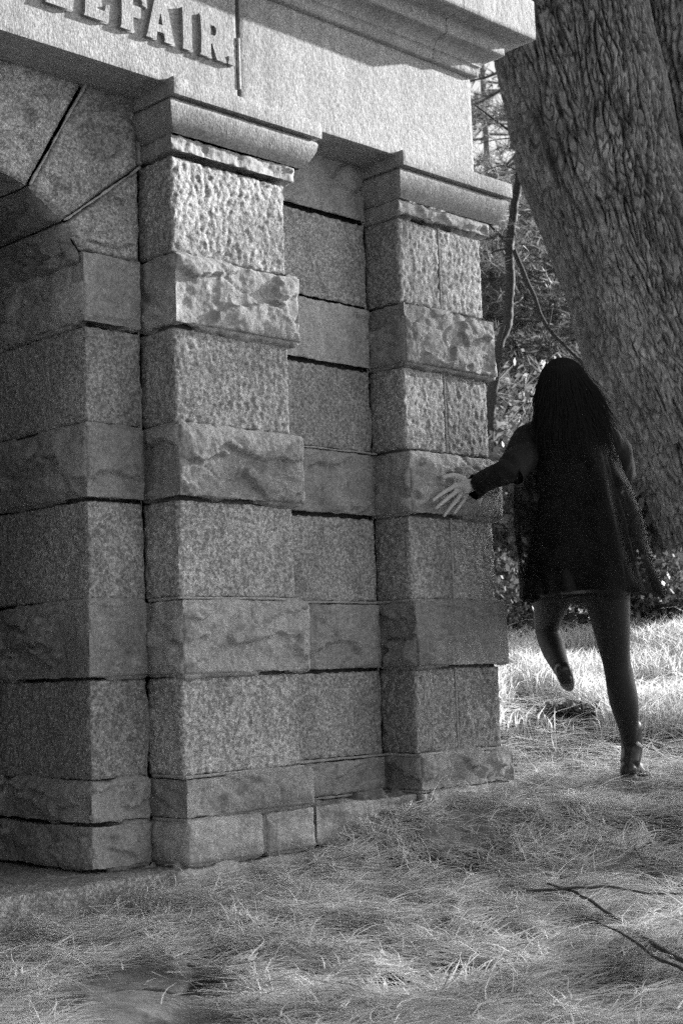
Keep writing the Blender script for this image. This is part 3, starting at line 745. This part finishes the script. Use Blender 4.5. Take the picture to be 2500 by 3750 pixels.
# woods behind
specs = []
for k in range(26):
    u = FLEX.uniform(980, 1560); d = FLEX.uniform(12.5, 27); 
    h = FLEX.uniform(2.2, 5.5) * (d / 17)
    specs.append((u, d, h))
words = ['short bushy', 'tall dark', 'thin pale', 'dense low', 'ragged', 'slender']
for k, (u, d, h) in enumerate(specs):
    p = at(u, 1400, d); b = stick(p)
    conifer(b, h, h * .34, .05, int(34 + h * 7), 13, .17 + d * .004, .007 + d * .0006, 9, 'young pine in the thicket of pines behind the tomb and the person', 'young pines in the background', 200 + k, tr_r=.05, tone=FLEX.uniform(.7, 1.9), name='young_pine')
for k, (u, d, h) in enumerate(((1230, 24, 14), (1390, 21, 12), (1060, 26, 15), (1160, 33, 15))):
    b = stick(at(u, 1380, d))
    conifer(b, h, 2.2, .22, 60, 7, .34, .020, 10, 'tall background pine seen only as blurred branches behind the tomb', 'tall pines in the background', 300 + k, tr_r=.16, tone=1.1)
# understorey shrubs catching sun
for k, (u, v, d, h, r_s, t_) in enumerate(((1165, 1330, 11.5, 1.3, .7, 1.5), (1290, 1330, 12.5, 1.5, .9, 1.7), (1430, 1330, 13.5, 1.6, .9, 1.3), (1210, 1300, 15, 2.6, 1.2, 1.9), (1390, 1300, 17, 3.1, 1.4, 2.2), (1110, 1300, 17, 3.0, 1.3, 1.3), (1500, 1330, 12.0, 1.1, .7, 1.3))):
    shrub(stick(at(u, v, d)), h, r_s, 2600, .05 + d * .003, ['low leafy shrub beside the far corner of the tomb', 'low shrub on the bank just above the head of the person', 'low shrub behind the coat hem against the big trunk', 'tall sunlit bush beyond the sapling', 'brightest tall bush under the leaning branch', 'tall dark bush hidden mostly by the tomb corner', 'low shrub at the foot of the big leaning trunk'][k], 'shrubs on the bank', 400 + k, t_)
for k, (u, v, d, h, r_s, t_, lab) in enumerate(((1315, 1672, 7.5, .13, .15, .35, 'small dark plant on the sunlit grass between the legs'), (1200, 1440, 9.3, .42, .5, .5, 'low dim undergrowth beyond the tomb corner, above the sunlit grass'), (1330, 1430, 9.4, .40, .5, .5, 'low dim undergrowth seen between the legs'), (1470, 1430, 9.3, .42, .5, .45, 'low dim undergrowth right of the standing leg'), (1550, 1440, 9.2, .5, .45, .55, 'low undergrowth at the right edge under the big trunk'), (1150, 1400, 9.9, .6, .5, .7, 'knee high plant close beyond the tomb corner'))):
    shrub(stick(at(u, v, d)) if k else stick(gp(u, v)), h, r_s, 1500 if k else 1300, .05 if k else .026, lab, 'low plants on the bank', 440 + k, t_, name='plant', cat='plant')  # dark undergrowth tones stand in for shade on the bank beyond the grass
fw = MB(); g_ = np.random.default_rng(77); n = 26000
r_w = g_.uniform(-14, 22, n); d_w = g_.uniform(34, 44, n); x = CAM[0] + RT[0] * r_w + FW[0] * d_w; y = CAM[1] + RT[1] * r_w + FW[1] * d_w
zt = 7.0 + 2.0 * noise(np.stack([x, y, 0 * x], -1), .25, 3); zz = H(x, y) + g_.random(n) ** .8 * zt
leaves(fw, np.stack([x, y, zz], -1), .75, g_, 1.2); tag(fw.build('far_woodland', LEAF, local=False, smooth=False), 'far woodland closing the view behind the pines', 'woodland', None, 'stuff')

# trees outside the frame: crowns far to the right filter the low sun, others are added on the left to shut out skylight
def rd(t_, w_): return ground_pt(.863 * t_ - .504 * w_, .504 * t_ + .863 * w_)
def crown_tree(base, zc, rz, rad, n, size, label, group, seed, tone=1.0, clumps=30, m_=None):
    g_ = np.random.default_rng(seed); t = thing('broadleaf_tree', base, label, 'tree', group); b = np.array(base, float); c = np.array([b[0], b[1], zc])
    tb = MB(); tube(tb, spline([b - [0, 0, .3], (b + c) / 2 + g_.normal(0, .1, 3), c + [0, 0, rz * .5]], 20), np.linspace(.16, .05, 20), 10, cap=False)
    cc = g_.normal(0, 1, (clumps, 3)); cc /= np.linalg.norm(cc, axis=1)[:, None]; cc = c + cc * (g_.random(clumps) ** .4)[:, None] * [rad * .78, rad * .78, rz * .78]
    for q in cc[:12]: tube(tb, spline([c - [0, 0, rz], (c + q) / 2, q], 8), np.linspace(.05, .015, 8), 5, cap=False)
    tb.build('trunk', BARK, t, local=False)
    i = g_.integers(0, clumps, n); v = g_.normal(0, 1, (n, 3)); v /= np.linalg.norm(v, axis=1)[:, None]
    P = cc[i] + v * (g_.random(n) ** .5)[:, None] * [rad * .36, rad * .36, rz * .36]
    fm = MB(); leaves(fm, P, size, g_, tone); fm.build('crown', m_ or LEAF, t, local=False, smooth=False); return t
for k, (t_, w_, zc, rz, rad, n) in enumerate(((22, 4.45, 5.85, 2.1, 1.25, 5200), (22.5, 2.2, 5.8, 1.9, 1.7, 4200), (22, -.9, 5.6, 1.7, 1.7, 2600), (23, -3.6, 5.3, 1.7, 1.8, 2600), (24, 3.0, 6.2, 1.6, 1.6, 1600), (24, .4, 6.0, 1.7, 1.7, 1600))):
    crown_tree(stick(rd(t_, w_)), zc + G, rz, rad, int(n * .8), .15, 'broadleaf tree beyond the right edge of the picture', 'trees beyond the right edge', 500 + k)
for k, (r0, d0, h0, ra) in enumerate(((-6.0, 5.5, 9, 2.6), (-6.4, 1.5, 12, 3.0), (-5.2, -2.4, 13, 3.0), (-2.2, -5.2, 12, 3.0), (-7.5, 9, 10, 2.6), (-9, -1, 15, 3.2), (-6, -7, 15, 3.2))):  # unseen evergreens, added to keep skylight off the left-facing stone
    shrub(stick(ground_pt(r0, d0)), h0, ra, 7500, .34, 'unseen dark evergreen added beyond the left edge to block skylight', 'evergreens added to block skylight', 520 + k, .7, m_=DARKLEAF, name='evergreen_blocker', clumps=46, cat='tree')

for k, (r0, d0, z0, rz, ra) in enumerate(((-3.5, 2.5, 10.5, 2.0, 4.0), (-1.5, -2.5, 10, 2.0, 4.0), (-5, -1, 8.5, 2.5, 3.5), (-4.5, 7, 10.5, 2.0, 4.0), (0, 3.5, 11.5, 1.8, 3.6), (-8, 3, 7, 3.0, 3.5), (-.5, 9, 12.5, 1.8, 3.8), (-5, -5, 6, 3.0, 3.5))):  # unseen crowns added overhead so skylight comes mainly from the right front
    crown_tree(stick(ground_pt(r0 - 2.2, d0 - 1)), z0 + G, rz, ra, 5200, .66, 'unseen tall tree added so its crown blocks skylight from overhead', 'overhead crowns added to block skylight', 560 + k, .7, m_=DARKLEAF)

# ------------------------------------------------------------------ person
def onY(u, v, y):
    a = at(u, v, 1.0) - CAM; return CAM + a * ((y - CAM[1]) / a[1])
def chain(mb, pts, rad, seg=18, n=None, flat=None):
    """tapered limb with rounded ends through pts (world), radius per point"""
    pts = [np.asarray(p, float) for p in pts]; n = n or (len(pts) * 7)
    P = spline(pts, n); r_ = np.clip(spline([[a, 0, 0] for a in rad], n)[:, 0], .001, 9)
    t0 = (P[0] - P[1]) / np.linalg.norm(P[0] - P[1]); t1 = (P[-1] - P[-2]) / np.linalg.norm(P[-1] - P[-2])
    f = np.array([1.0, .92, .7, .35]); gg = np.array([.3, .55, .8, .97])
    A0 = [P[0] + t0 * r_[0] * gg[k] for k in range(4)][::-1]; A1 = [P[-1] + t1 * r_[-1] * gg[k] for k in range(4)]
    PP = np.vstack([A0, P, A1]); rr_ = np.r_[(f * r_[0])[::-1], r_, f * r_[-1]]
    tube(mb, PP, rr_, seg)
def ellipsoid(mb, c, a, b, h, n=20, yaw=None):
    th = np.linspace(0, 2 * math.pi, n, endpoint=False); ph = np.linspace(-math.pi / 2 + .02, math.pi / 2 - .02, n)
    P = np.asarray(c) + np.cos(ph)[:, None, None] * (np.cos(th)[None, :, None] * RT * a + np.sin(th)[None, :, None] * FW * b) + np.sin(ph)[:, None, None] * np.array([0, 0, h])
    mb.grid(P, wrap=True)
def fuse(o, vox, sm=6):
    m_ = o.modifiers.new('fuse', 'REMESH'); m_.mode = 'VOXEL'; m_.voxel_size = vox; m_.use_smooth_shade = True
    s_ = o.modifiers.new('smooth', 'SMOOTH'); s_.iterations = sm; s_.factor = .5
foot_p = at(1455, 1792, 6.08)
per = thing('person', (foot_p[0], foot_p[1], float(H(foot_p[0], foot_p[1]))), 'person in a loose sheer black shirt striding away, one hand trailing on the stone', 'person')
bm_ = MB()
wr = onY(1090, 1111, -.125); sh = at(1224, 1006, 6.04); el = at(1160, 1082, 5.86)
chain(bm_, [at(1352, 1318, 6.05), at(1336, 1240, 6.05), at(1322, 1165, 6.05), at(1308, 1080, 6.04), at(1302, 1020, 6.04)], [.135, .15, .115, .135, .11])
chain(bm_, [at(1302, 1020, 6.04), at(1298, 985, 6.04), at(1294, 950, 6.04)], [.06, .052, .055])
chain(bm_, [sh, at(1300, 1004, 6.05), at(1384, 1012, 6.10)], [.058, .075, .058])
chain(bm_, [at(1236, 1015, 6.03), at(1302, 1035, 6.04), at(1370, 1018, 6.09)], [.07, .10, .07])
ellipsoid(bm_, at(1292, 893, 6.04), .076, .094, .112); ellipsoid(bm_, at(1293, 925, 6.08), .052, .066, .07)
chain(bm_, [at(1296, 895, 6.13), at(1297, 912, 6.155)], [.010, .015]); chain(bm_, [at(1285, 934, 6.135), at(1306, 934, 6.135)], [.009, .009])
for s_ in (-1, 1): ellipsoid(bm_, at(1292 + s_ * 43, 898, 6.04), .010, .018, .03)
chain(bm_, [sh, at(1196, 1040, 5.95), el, at(1122, 1100, (el - CAM) @ M[2] + .03), wr], [.056, .050, .042, .037, .028])
chain(bm_, [at(1384, 1012, 6.10), at(1408, 1058, 6.15), at(1410, 1110, 6.20), at(1388, 1128, 6.32), at(1362, 1132, 6.40)], [.056, .05, .042, .035, .027])
chain(bm_, [at(1385, 1315, 6.05), at(1398, 1400, 6.06), at(1412, 1500, 6.08), at(1420, 1545, 6.08), at(1432, 1610, 6.05), at(1444, 1680, 6.05), at(1451, 1735, 6.06)], [.105, .088, .062, .058, .060, .040, .034])
chain(bm_, [at(1292, 1315, 6.08), at(1266, 1385, 6.20), at(1256, 1440, 6.34), at(1270, 1490, 6.28), at(1288, 1535, 6.16), at(1297, 1558, 6.12)], [.10, .074, .056, .052, .036, .029])
body = bm_.build('body', HOSE, per, local=False); fuse(body, .009)
hd = MB()
palm = onY(1070, 1119, -.105)
kn = [onY(1046, 1114, -.085), onY(1050, 1125, -.082), onY(1058, 1134, -.082), onY(1068, 1140, -.085)]
tips = [(onY(1018, 1131, -.072), onY(994, 1149, -.060)), (onY(1025, 1146, -.070), onY(1001, 1167, -.058)), (onY(1038, 1160, -.070), onY(1020, 1184, -.060)), (onY(1056, 1160, -.075), onY(1043, 1179, -.066))]
chain(hd, [wr, (wr + palm) / 2, palm], [.024, .027, .026])
for k_, (a, b), r_ in zip(kn, tips, (.0088, .0092, .0088, .0078)):
    chain(hd, [palm + (wr - palm) * .25, (palm + k_) / 2, k_], [.017, .016, .0125], 12); chain(hd, [k_, (k_ + a) / 2 + np.array([0, -.004, 0]), a, b], [r_ * 1.25, r_ * 1.1, r_, r_ * .75], 12)
chain(hd, [palm + (wr - palm) * .35, onY(1058, 1098, -.10), onY(1038, 1092, -.088), onY(1018, 1096, -.075)], [.018, .014, .0105, .0085], 12)
hand = hd.build('hand', SKIN, per, local=False); fuse(hand, .0028, 4)
h2 = MB(); hw = at(1360, 1132, 6.41)
chain(h2, [hw, at(1351, 1132, 6.44)], [.024, .028])
for k in range(4): chain(h2, [at(1349, 1125 + k * 5, 6.44), at(1338, 1126 + k * 6, 6.46), at(1330, 1130 + k * 6, 6.45)], [.011, .009, .007], 10)
chain(h2, [at(1354, 1126, 6.43), at(1344, 1118, 6.46), at(1335, 1116, 6.47)], [.012, .010, .008], 10)
hand2 = h2.build('hand', SKIN, per, local=False); fuse(hand2, .003, 3)
def loft(mb, rows, th0=0, th1=2 * math.pi, seg=120, fold=.03, seed=3, thick=None, nr=60, nf=9):
    """garment: rows of (v, left, right, depth, half thickness)"""
    rows = np.array(rows, float); k = len(rows); R_ = spline(rows, nr)
    th = np.linspace(th0, th1, seg); P = np.zeros((nr, seg, 3))
    for i, (v, l, r_, d, b) in enumerate(R_):
        c = at((l + r_) / 2, v, d); a = (r_ - l) / 2 / kk * d; t = i / (nr - 1)
        q = np.stack([np.cos(th), np.sin(th), np.full(seg, t * 1.1)], -1)
        fo = 1 + fold * (t ** 1.2) * (np.sin(th * nf + 3 * noise(q, 1.2, seed)) + 1.6 * noise(q, (2.2, 2.2, 1.2), seed + 2)) + fold * .5 * noise(q, (3, 3, 5), seed + 4)
        P[i] = c + RT * (a * np.cos(th) * fo)[:, None] + FW * (b * np.sin(th) * fo)[:, None] + np.array([0, 0, 1.]) * (.012 * t * noise(q * [1, 1, 0], 2.5, seed + 6))[:, None]
    mb.grid(P)
dm = MB(); loft(dm, [(972, 1262, 1335, 6.05, .07), (992, 1225, 1378, 6.06, .10), (1050, 1234, 1392, 6.05, .145), (1120, 1240, 1410, 6.05, .14), (1200, 1234, 1432, 6.05, .16), (1290, 1220, 1450, 6.05, .20), (1366, 1213, 1462, 6.07, .23)], fold=.09, nf=9)
dress = dm.build('dress', CLOTH, per, local=False)
tm = MB()
for a0, a1 in ((3.7, 5.1), (5.5, 5.9)):
    th = np.linspace(a0, a1, 40); c = at(1330, 1367, 6.07); P = c + RT * (.205 * np.cos(th))[:, None] + FW * (.24 * np.sin(th))[:, None]; P[:, 2] += .006 * noise(P, 14)
    tube(tm, P, .008, 6)
tm.build('hem_trim', TRIM, per, local=False)
sm_ = MB(); loft(sm_, [(968, 1258, 1340, 6.05, .08), (988, 1214, 1390, 6.06, .125), (1040, 1197, 1412, 6.06, .17), (1110, 1188, 1440, 6.06, .18), (1190, 1186, 1466, 6.06, .21), (1280, 1193, 1488, 6.07, .25), (1345, 1205, 1508, 6.08, .28), (1376, 1211, 1518, 6.09, .29)], fold=.10, seed=9, nf=8)
sm_.build('sheer_shirt', SHEER, per, local=False)
sl_ = MB()
def sleeve(pts, rad, seed, sx=.12):
    P = spline(pts, 40); r_ = spline([[a, 0, 0] for a in rad], 40)[:, 0]; m_ = MB(); tube(m_, P, r_, 40, cap=False)
    V = np.concatenate(m_.v).reshape(40, 40, 3); V = V + (V - P[:, None]) * (sx * (noise(V, 11, seed) + .8 * noise(V, (26, 26, 8), seed + 1)))[..., None]
    sl_.grid(V, wrap=True)
sleeve([at(1250, 1000, 6.05), sh, at(1203, 1040, 5.97), at(1184, 1068, 5.90), at(1170, 1088, 5.87)], [.05, .072, .072, .064, .056], 3, .12)
sleeve([at(1355, 1000, 6.08), at(1386, 1014, 6.10), at(1408, 1052, 6.14), at(1414, 1096, 6.18)], [.05, .076, .08, .078], 8)
sl_.build('sleeves', CLOTH, per, local=False)
cf = MB(); el2 = el
P = spline([at(1182, 1074, 5.90), el, at(1122, 1100, (el - CAM) @ M[2] + .03), at(1096, 1116, (wr - CAM) @ M[2]), at(1088, 1118, (wr - CAM) @ M[2])], 50)
r_ = spline([[a, 0, 0] for a in (.052, .050, .043, .044, .050)], 50)[:, 0]; m2 = MB(); tube(m2, P, r_, 36, cap=False)
V = np.concatenate(m2.v).reshape(50, 36, 3); V = V + (V - P[:, None]) * (.18 * noise(V, 22, 5) + .10 * noise(V, 60, 6))[..., None]; cf.grid(V, wrap=True); cf.build('undersleeve', CLOTH, per, local=False); cf = MB()
P = spline([at(1411, 1085, 6.18), at(1410, 1110, 6.20), at(1388, 1128, 6.32), at(1372, 1131, 6.37), at(1362, 1132, 6.40)], 40); r_ = spline([[a, 0, 0] for a in (.05, .043, .042, .044, .045)], 40)[:, 0]; m2 = MB(); tube(m2, P, r_, 30, cap=False)
V = np.concatenate(m2.v).reshape(40, 30, 3); V = V + (V - P[:, None]) * (.2 * noise(V, 22, 5))[..., None]; cf.grid(V, wrap=True)
cf.build('undersleeve', CLOTH, per, local=False)
# boots
def boot(ank, heel, ball, toe, sole_z, shaft):
    b_ = MB(); up = np.array([0, 0, 1.])
    chain(b_, [ank + shaft * .10, ank + shaft * .02, ank * .6 + heel * .4 + up * .02], [.047, .044, .042]); chain(b_, [heel + up * .035, (heel + ball) / 2 + up * .045, ball + up * .030, toe + up * .022], [.035, .040, .040, .028])
    return b_
ank = at(1451, 1732, 6.06); gz = float(H(ank[0], ank[1])); 
def fl(p, z): return np.array([p[0], p[1], z])
heel = fl(at(1444, 1790, 6.02), gz + .04); ball = fl(at(1468, 1788, 6.15), gz + .02); toe = fl(at(1484, 1780, 6.23), gz + .02)
b_ = boot(ank, heel, ball, toe, gz, np.array([0, 0, 1.])); bo = b_.build('boot', BOOT, per, local=False); fuse(bo, .006, 3); bo['_o'] = per['_o']
so_ = MB(); chain(so_, [heel - [0, 0, .02], heel + [0, 0, .0]], [.034, .034], 14); chain(so_, [heel, ball, toe], [.022, .032, .024], 14)
so2 = so_.build('sole', TRIM, bo, local=False); fuse(so2, .006, 2)
bk = MB(); 
for u_, v_ in ((1464, 1708), (1470, 1762)): 
    p = at(u_, v_, 6.005); chain(bk, [p, p + RT * .012 + np.array([0, 0, -.012])], [.007, .006], 8)
bk.build('buckle', METAL, bo, local=False)
ank2 = at(1298, 1560, 6.11); heel2 = at(1293, 1572, 6.08); ball2 = at(1304, 1590, 6.12); toe2 = at(1311, 1606, 6.15)
b2 = MB(); chain(b2, [at(1293, 1540, 6.13), at(1298, 1556, 6.14), at(1303, 1570, 6.19), at(1307, 1578, 6.26)], [.036, .034, .030, .020]); bo2 = b2.build('boot', BOOT, per, local=False); fuse(bo2, .006, 3)
# hair
hm = MB(); g_ = np.random.default_rng(12); hc = at(1292, 890, 6.03)
ellipsoid(hm, hc + [0, 0, .0], .100, .108, .120, 26); ellipsoid(hm, at(1272, 925, 6.0), .072, .075, .12, 20); ellipsoid(hm, at(1312, 930, 6.0), .085, .075, .13, 20); ellipsoid(hm, at(1300, 985, 5.98), .11, .06, .13, 20)
hv = hm.build('hair', HAIR, per, local=False); fuse(hv, .009, 4); hv['_o'] = per['_o']
hs = MB(); n = 7000; k = 9
th = g_.uniform(0, 2 * math.pi, n); ph = g_.uniform(.05, 1.57, n)
st_ = hc + (np.cos(ph) * np.cos(th))[:, None] * RT * .102 + (np.cos(ph) * np.sin(th))[:, None] * FW * .114 + np.sin(ph)[:, None] * np.array([0, 0, .124])
side = np.cos(th) * np.cos(ph)
out_ = (RT * side[:, None] * (.022 + .01 * (side > 0))[:, None] - FW * .05)
Ln = g_.uniform(.14, .34, n); wind = RT * (np.clip(side + .25, 0, 1) * g_.uniform(.0, .05, n) + (g_.random(n) < .25) * g_.uniform(0, .075, n) - (g_.random(n) < .06) * g_.uniform(0, .05, n))[:, None] - RT * (np.clip(-side, 0, 1) * g_.uniform(-.01, .022, n))[:, None]
t = np.linspace(0, 1, k)
pp = st_[:, None] + out_[:, None] * np.sin(t * 1.6)[None, :, None] + wind[:, None] * (t ** 1.4)[None, :, None] + np.array([0, 0, -1.]) * (Ln[:, None] * t ** 1.15)[..., None]
pp = pp + .02 * np.stack([noise(pp, 9, 1), noise(pp, 9, 2), noise(pp, 9, 3)], -1) * t[None, :, None]
wv = .0016 * (1 - .7 * t)
V = np.stack([pp + RT * wv[None, :, None], pp - RT * wv[None, :, None]], 2)
I = (np.arange(n) * k * 2)[:, None]; Q = np.concatenate([I + np.array([[2 * i, 2 * i + 1, 2 * i + 3, 2 * i + 2]]) for i in range(k - 1)], 0)
hs.add(V.reshape(-1, 3), Q); hs.build('strands', HAIR, hv, local=False, smooth=False)

# ------------------------------------------------------------------ small things on the ground
def groundline(uv, dz=.02): return [gp(u, v) + np.array([0, 0, dz]) for u, v in uv]
def twig(uv, r0, r1, label, sides=(), dz=.085):
    b = groundline(uv, dz); t = MB(); P = spline(b, 60); P += .004 * np.stack([noise(P, 12, 1), noise(P, 12, 2), noise(P, 12, 3)], -1)
    tube(t, P, np.linspace(r0, r1, 60), 8, disp=.25)
    for s_ in sides: tube(t, spline(groundline(s_, dz + .01), 20), np.linspace(r1 * 1.1, r1 * .4, 20), 6)
    o = t.build('fallen_branch', TWIG, local=False); tag(o, label, 'branch', 'fallen branches in the straw')
twig([(1600, 2310), (1500, 2245), (1420, 2185), (1330, 2120), (1260, 2095)], .0075, .003, 'dark straight fallen branch running to the bottom right corner')
twig([(1600, 2330), (1500, 2275), (1430, 2222), (1350, 2180)], .0055, .002, 'thinner twig lying just below the straight fallen branch')
twig([(1210, 2112), (1330, 2105), (1420, 2105), (1500, 2118), (1590, 2122)], .0045, .003, 'long thin curved twig above the straight fallen branch, reaching the right edge')
twig([(1290, 2078), (1370, 2062), (1430, 2040), (1470, 2005), (1500, 1990)], .006, .003, 'bent twig lifting out of the straw at right', (((1460, 2012), (1478, 2040), (1492, 2062)),))
twig([(1330, 1612), (1390, 1622), (1440, 1640)], .006, .003, 'small twig on the sunlit grass behind the person')
def pinecone(u, v, L, yaw, label):
    c = gp(u, v) + np.array([0, 0, .03]); a = RT * math.cos(yaw) + FW * math.sin(yaw); a = a / np.linalg.norm(a); b = np.cross(a, [0, 0, 1.]); m_ = MB()
    chain(m_, [c - a * L / 2, c, c + a * L / 2], [L * .12, L * .17, L * .06], 10)
    for i in range(90):
        t = i / 90; ang = i * 2.39996; rad = L * (.14 + .16 * math.sin(math.pi * min(1, t * 1.15 + .08)))
        o_ = b * math.cos(ang) + np.array([0, 0, 1.]) * math.sin(ang); p = c + a * (t - .5) * L; q = p + o_ * rad + a * L * .07; s_ = np.cross(o_, a) * L * .07
        m_.add([p - s_ * .5, p + s_ * .5, q + s_, q - s_], [(0, 1, 2, 3)]); m_.add([q - s_, q + s_, q + s_ - a * .004 - o_ * .003, q - s_ - a * .004 - o_ * .003], [(0, 1, 2, 3)])
    o = m_.build('pine_cone', CONE, local=False, smooth=False); tag(o, label, 'pine cone', 'fallen pine cones')
pinecone(928, 2020, .11, .2, 'open pine cone in the straw to the right of the near pilaster')
pinecone(1052, 2148, .10, -.2, 'dark pine cone in the middle of the foreground straw')
pinecone(568, 2160, .10, .1, 'half buried pine cone just above the lower slab')
pinecone(900, 2292, .10, .3, 'pine cone at the bottom middle of the picture')
g_ = np.random.default_rng(44)
for k, (u, v) in enumerate(((860, 1880), (900, 1878), (870, 1905), (915, 1912), (880, 1930), (1180, 1960), (1125, 2052), (1130, 2075), (1390, 1960), (560, 1995), (250, 2055), (1110, 2215), (1065, 1885), (330, 2055))):
    c = gp(u, v) + np.array([0, 0, .035]); m_ = MB(); a = g_.uniform(0, 6.28); d1 = np.array([math.cos(a), math.sin(a), .15]); d2 = np.array([-math.sin(a), math.cos(a), .3]); L = g_.uniform(.018, .03)
    s_ = np.linspace(-1, 1, 9); ww = (1 - s_ ** 2) ** .7 * .45
    P = np.stack([c + d1 * L * x_ + d2 * L * w_ * y_ + np.array([0, 0, .4 * L * (x_ ** 2 - .3) + .3 * L * y_ * y_]) for x_, w_ in zip(s_, ww) for y_ in (-1, 0, 1)]).reshape(9, 3, 3)
    m_.grid(P); o = m_.build('dry_leaf', DRYLEAF, local=False)
    tag(o, 'small pale dry leaf lying on the straw', 'leaf', 'pale dry leaves on the straw')
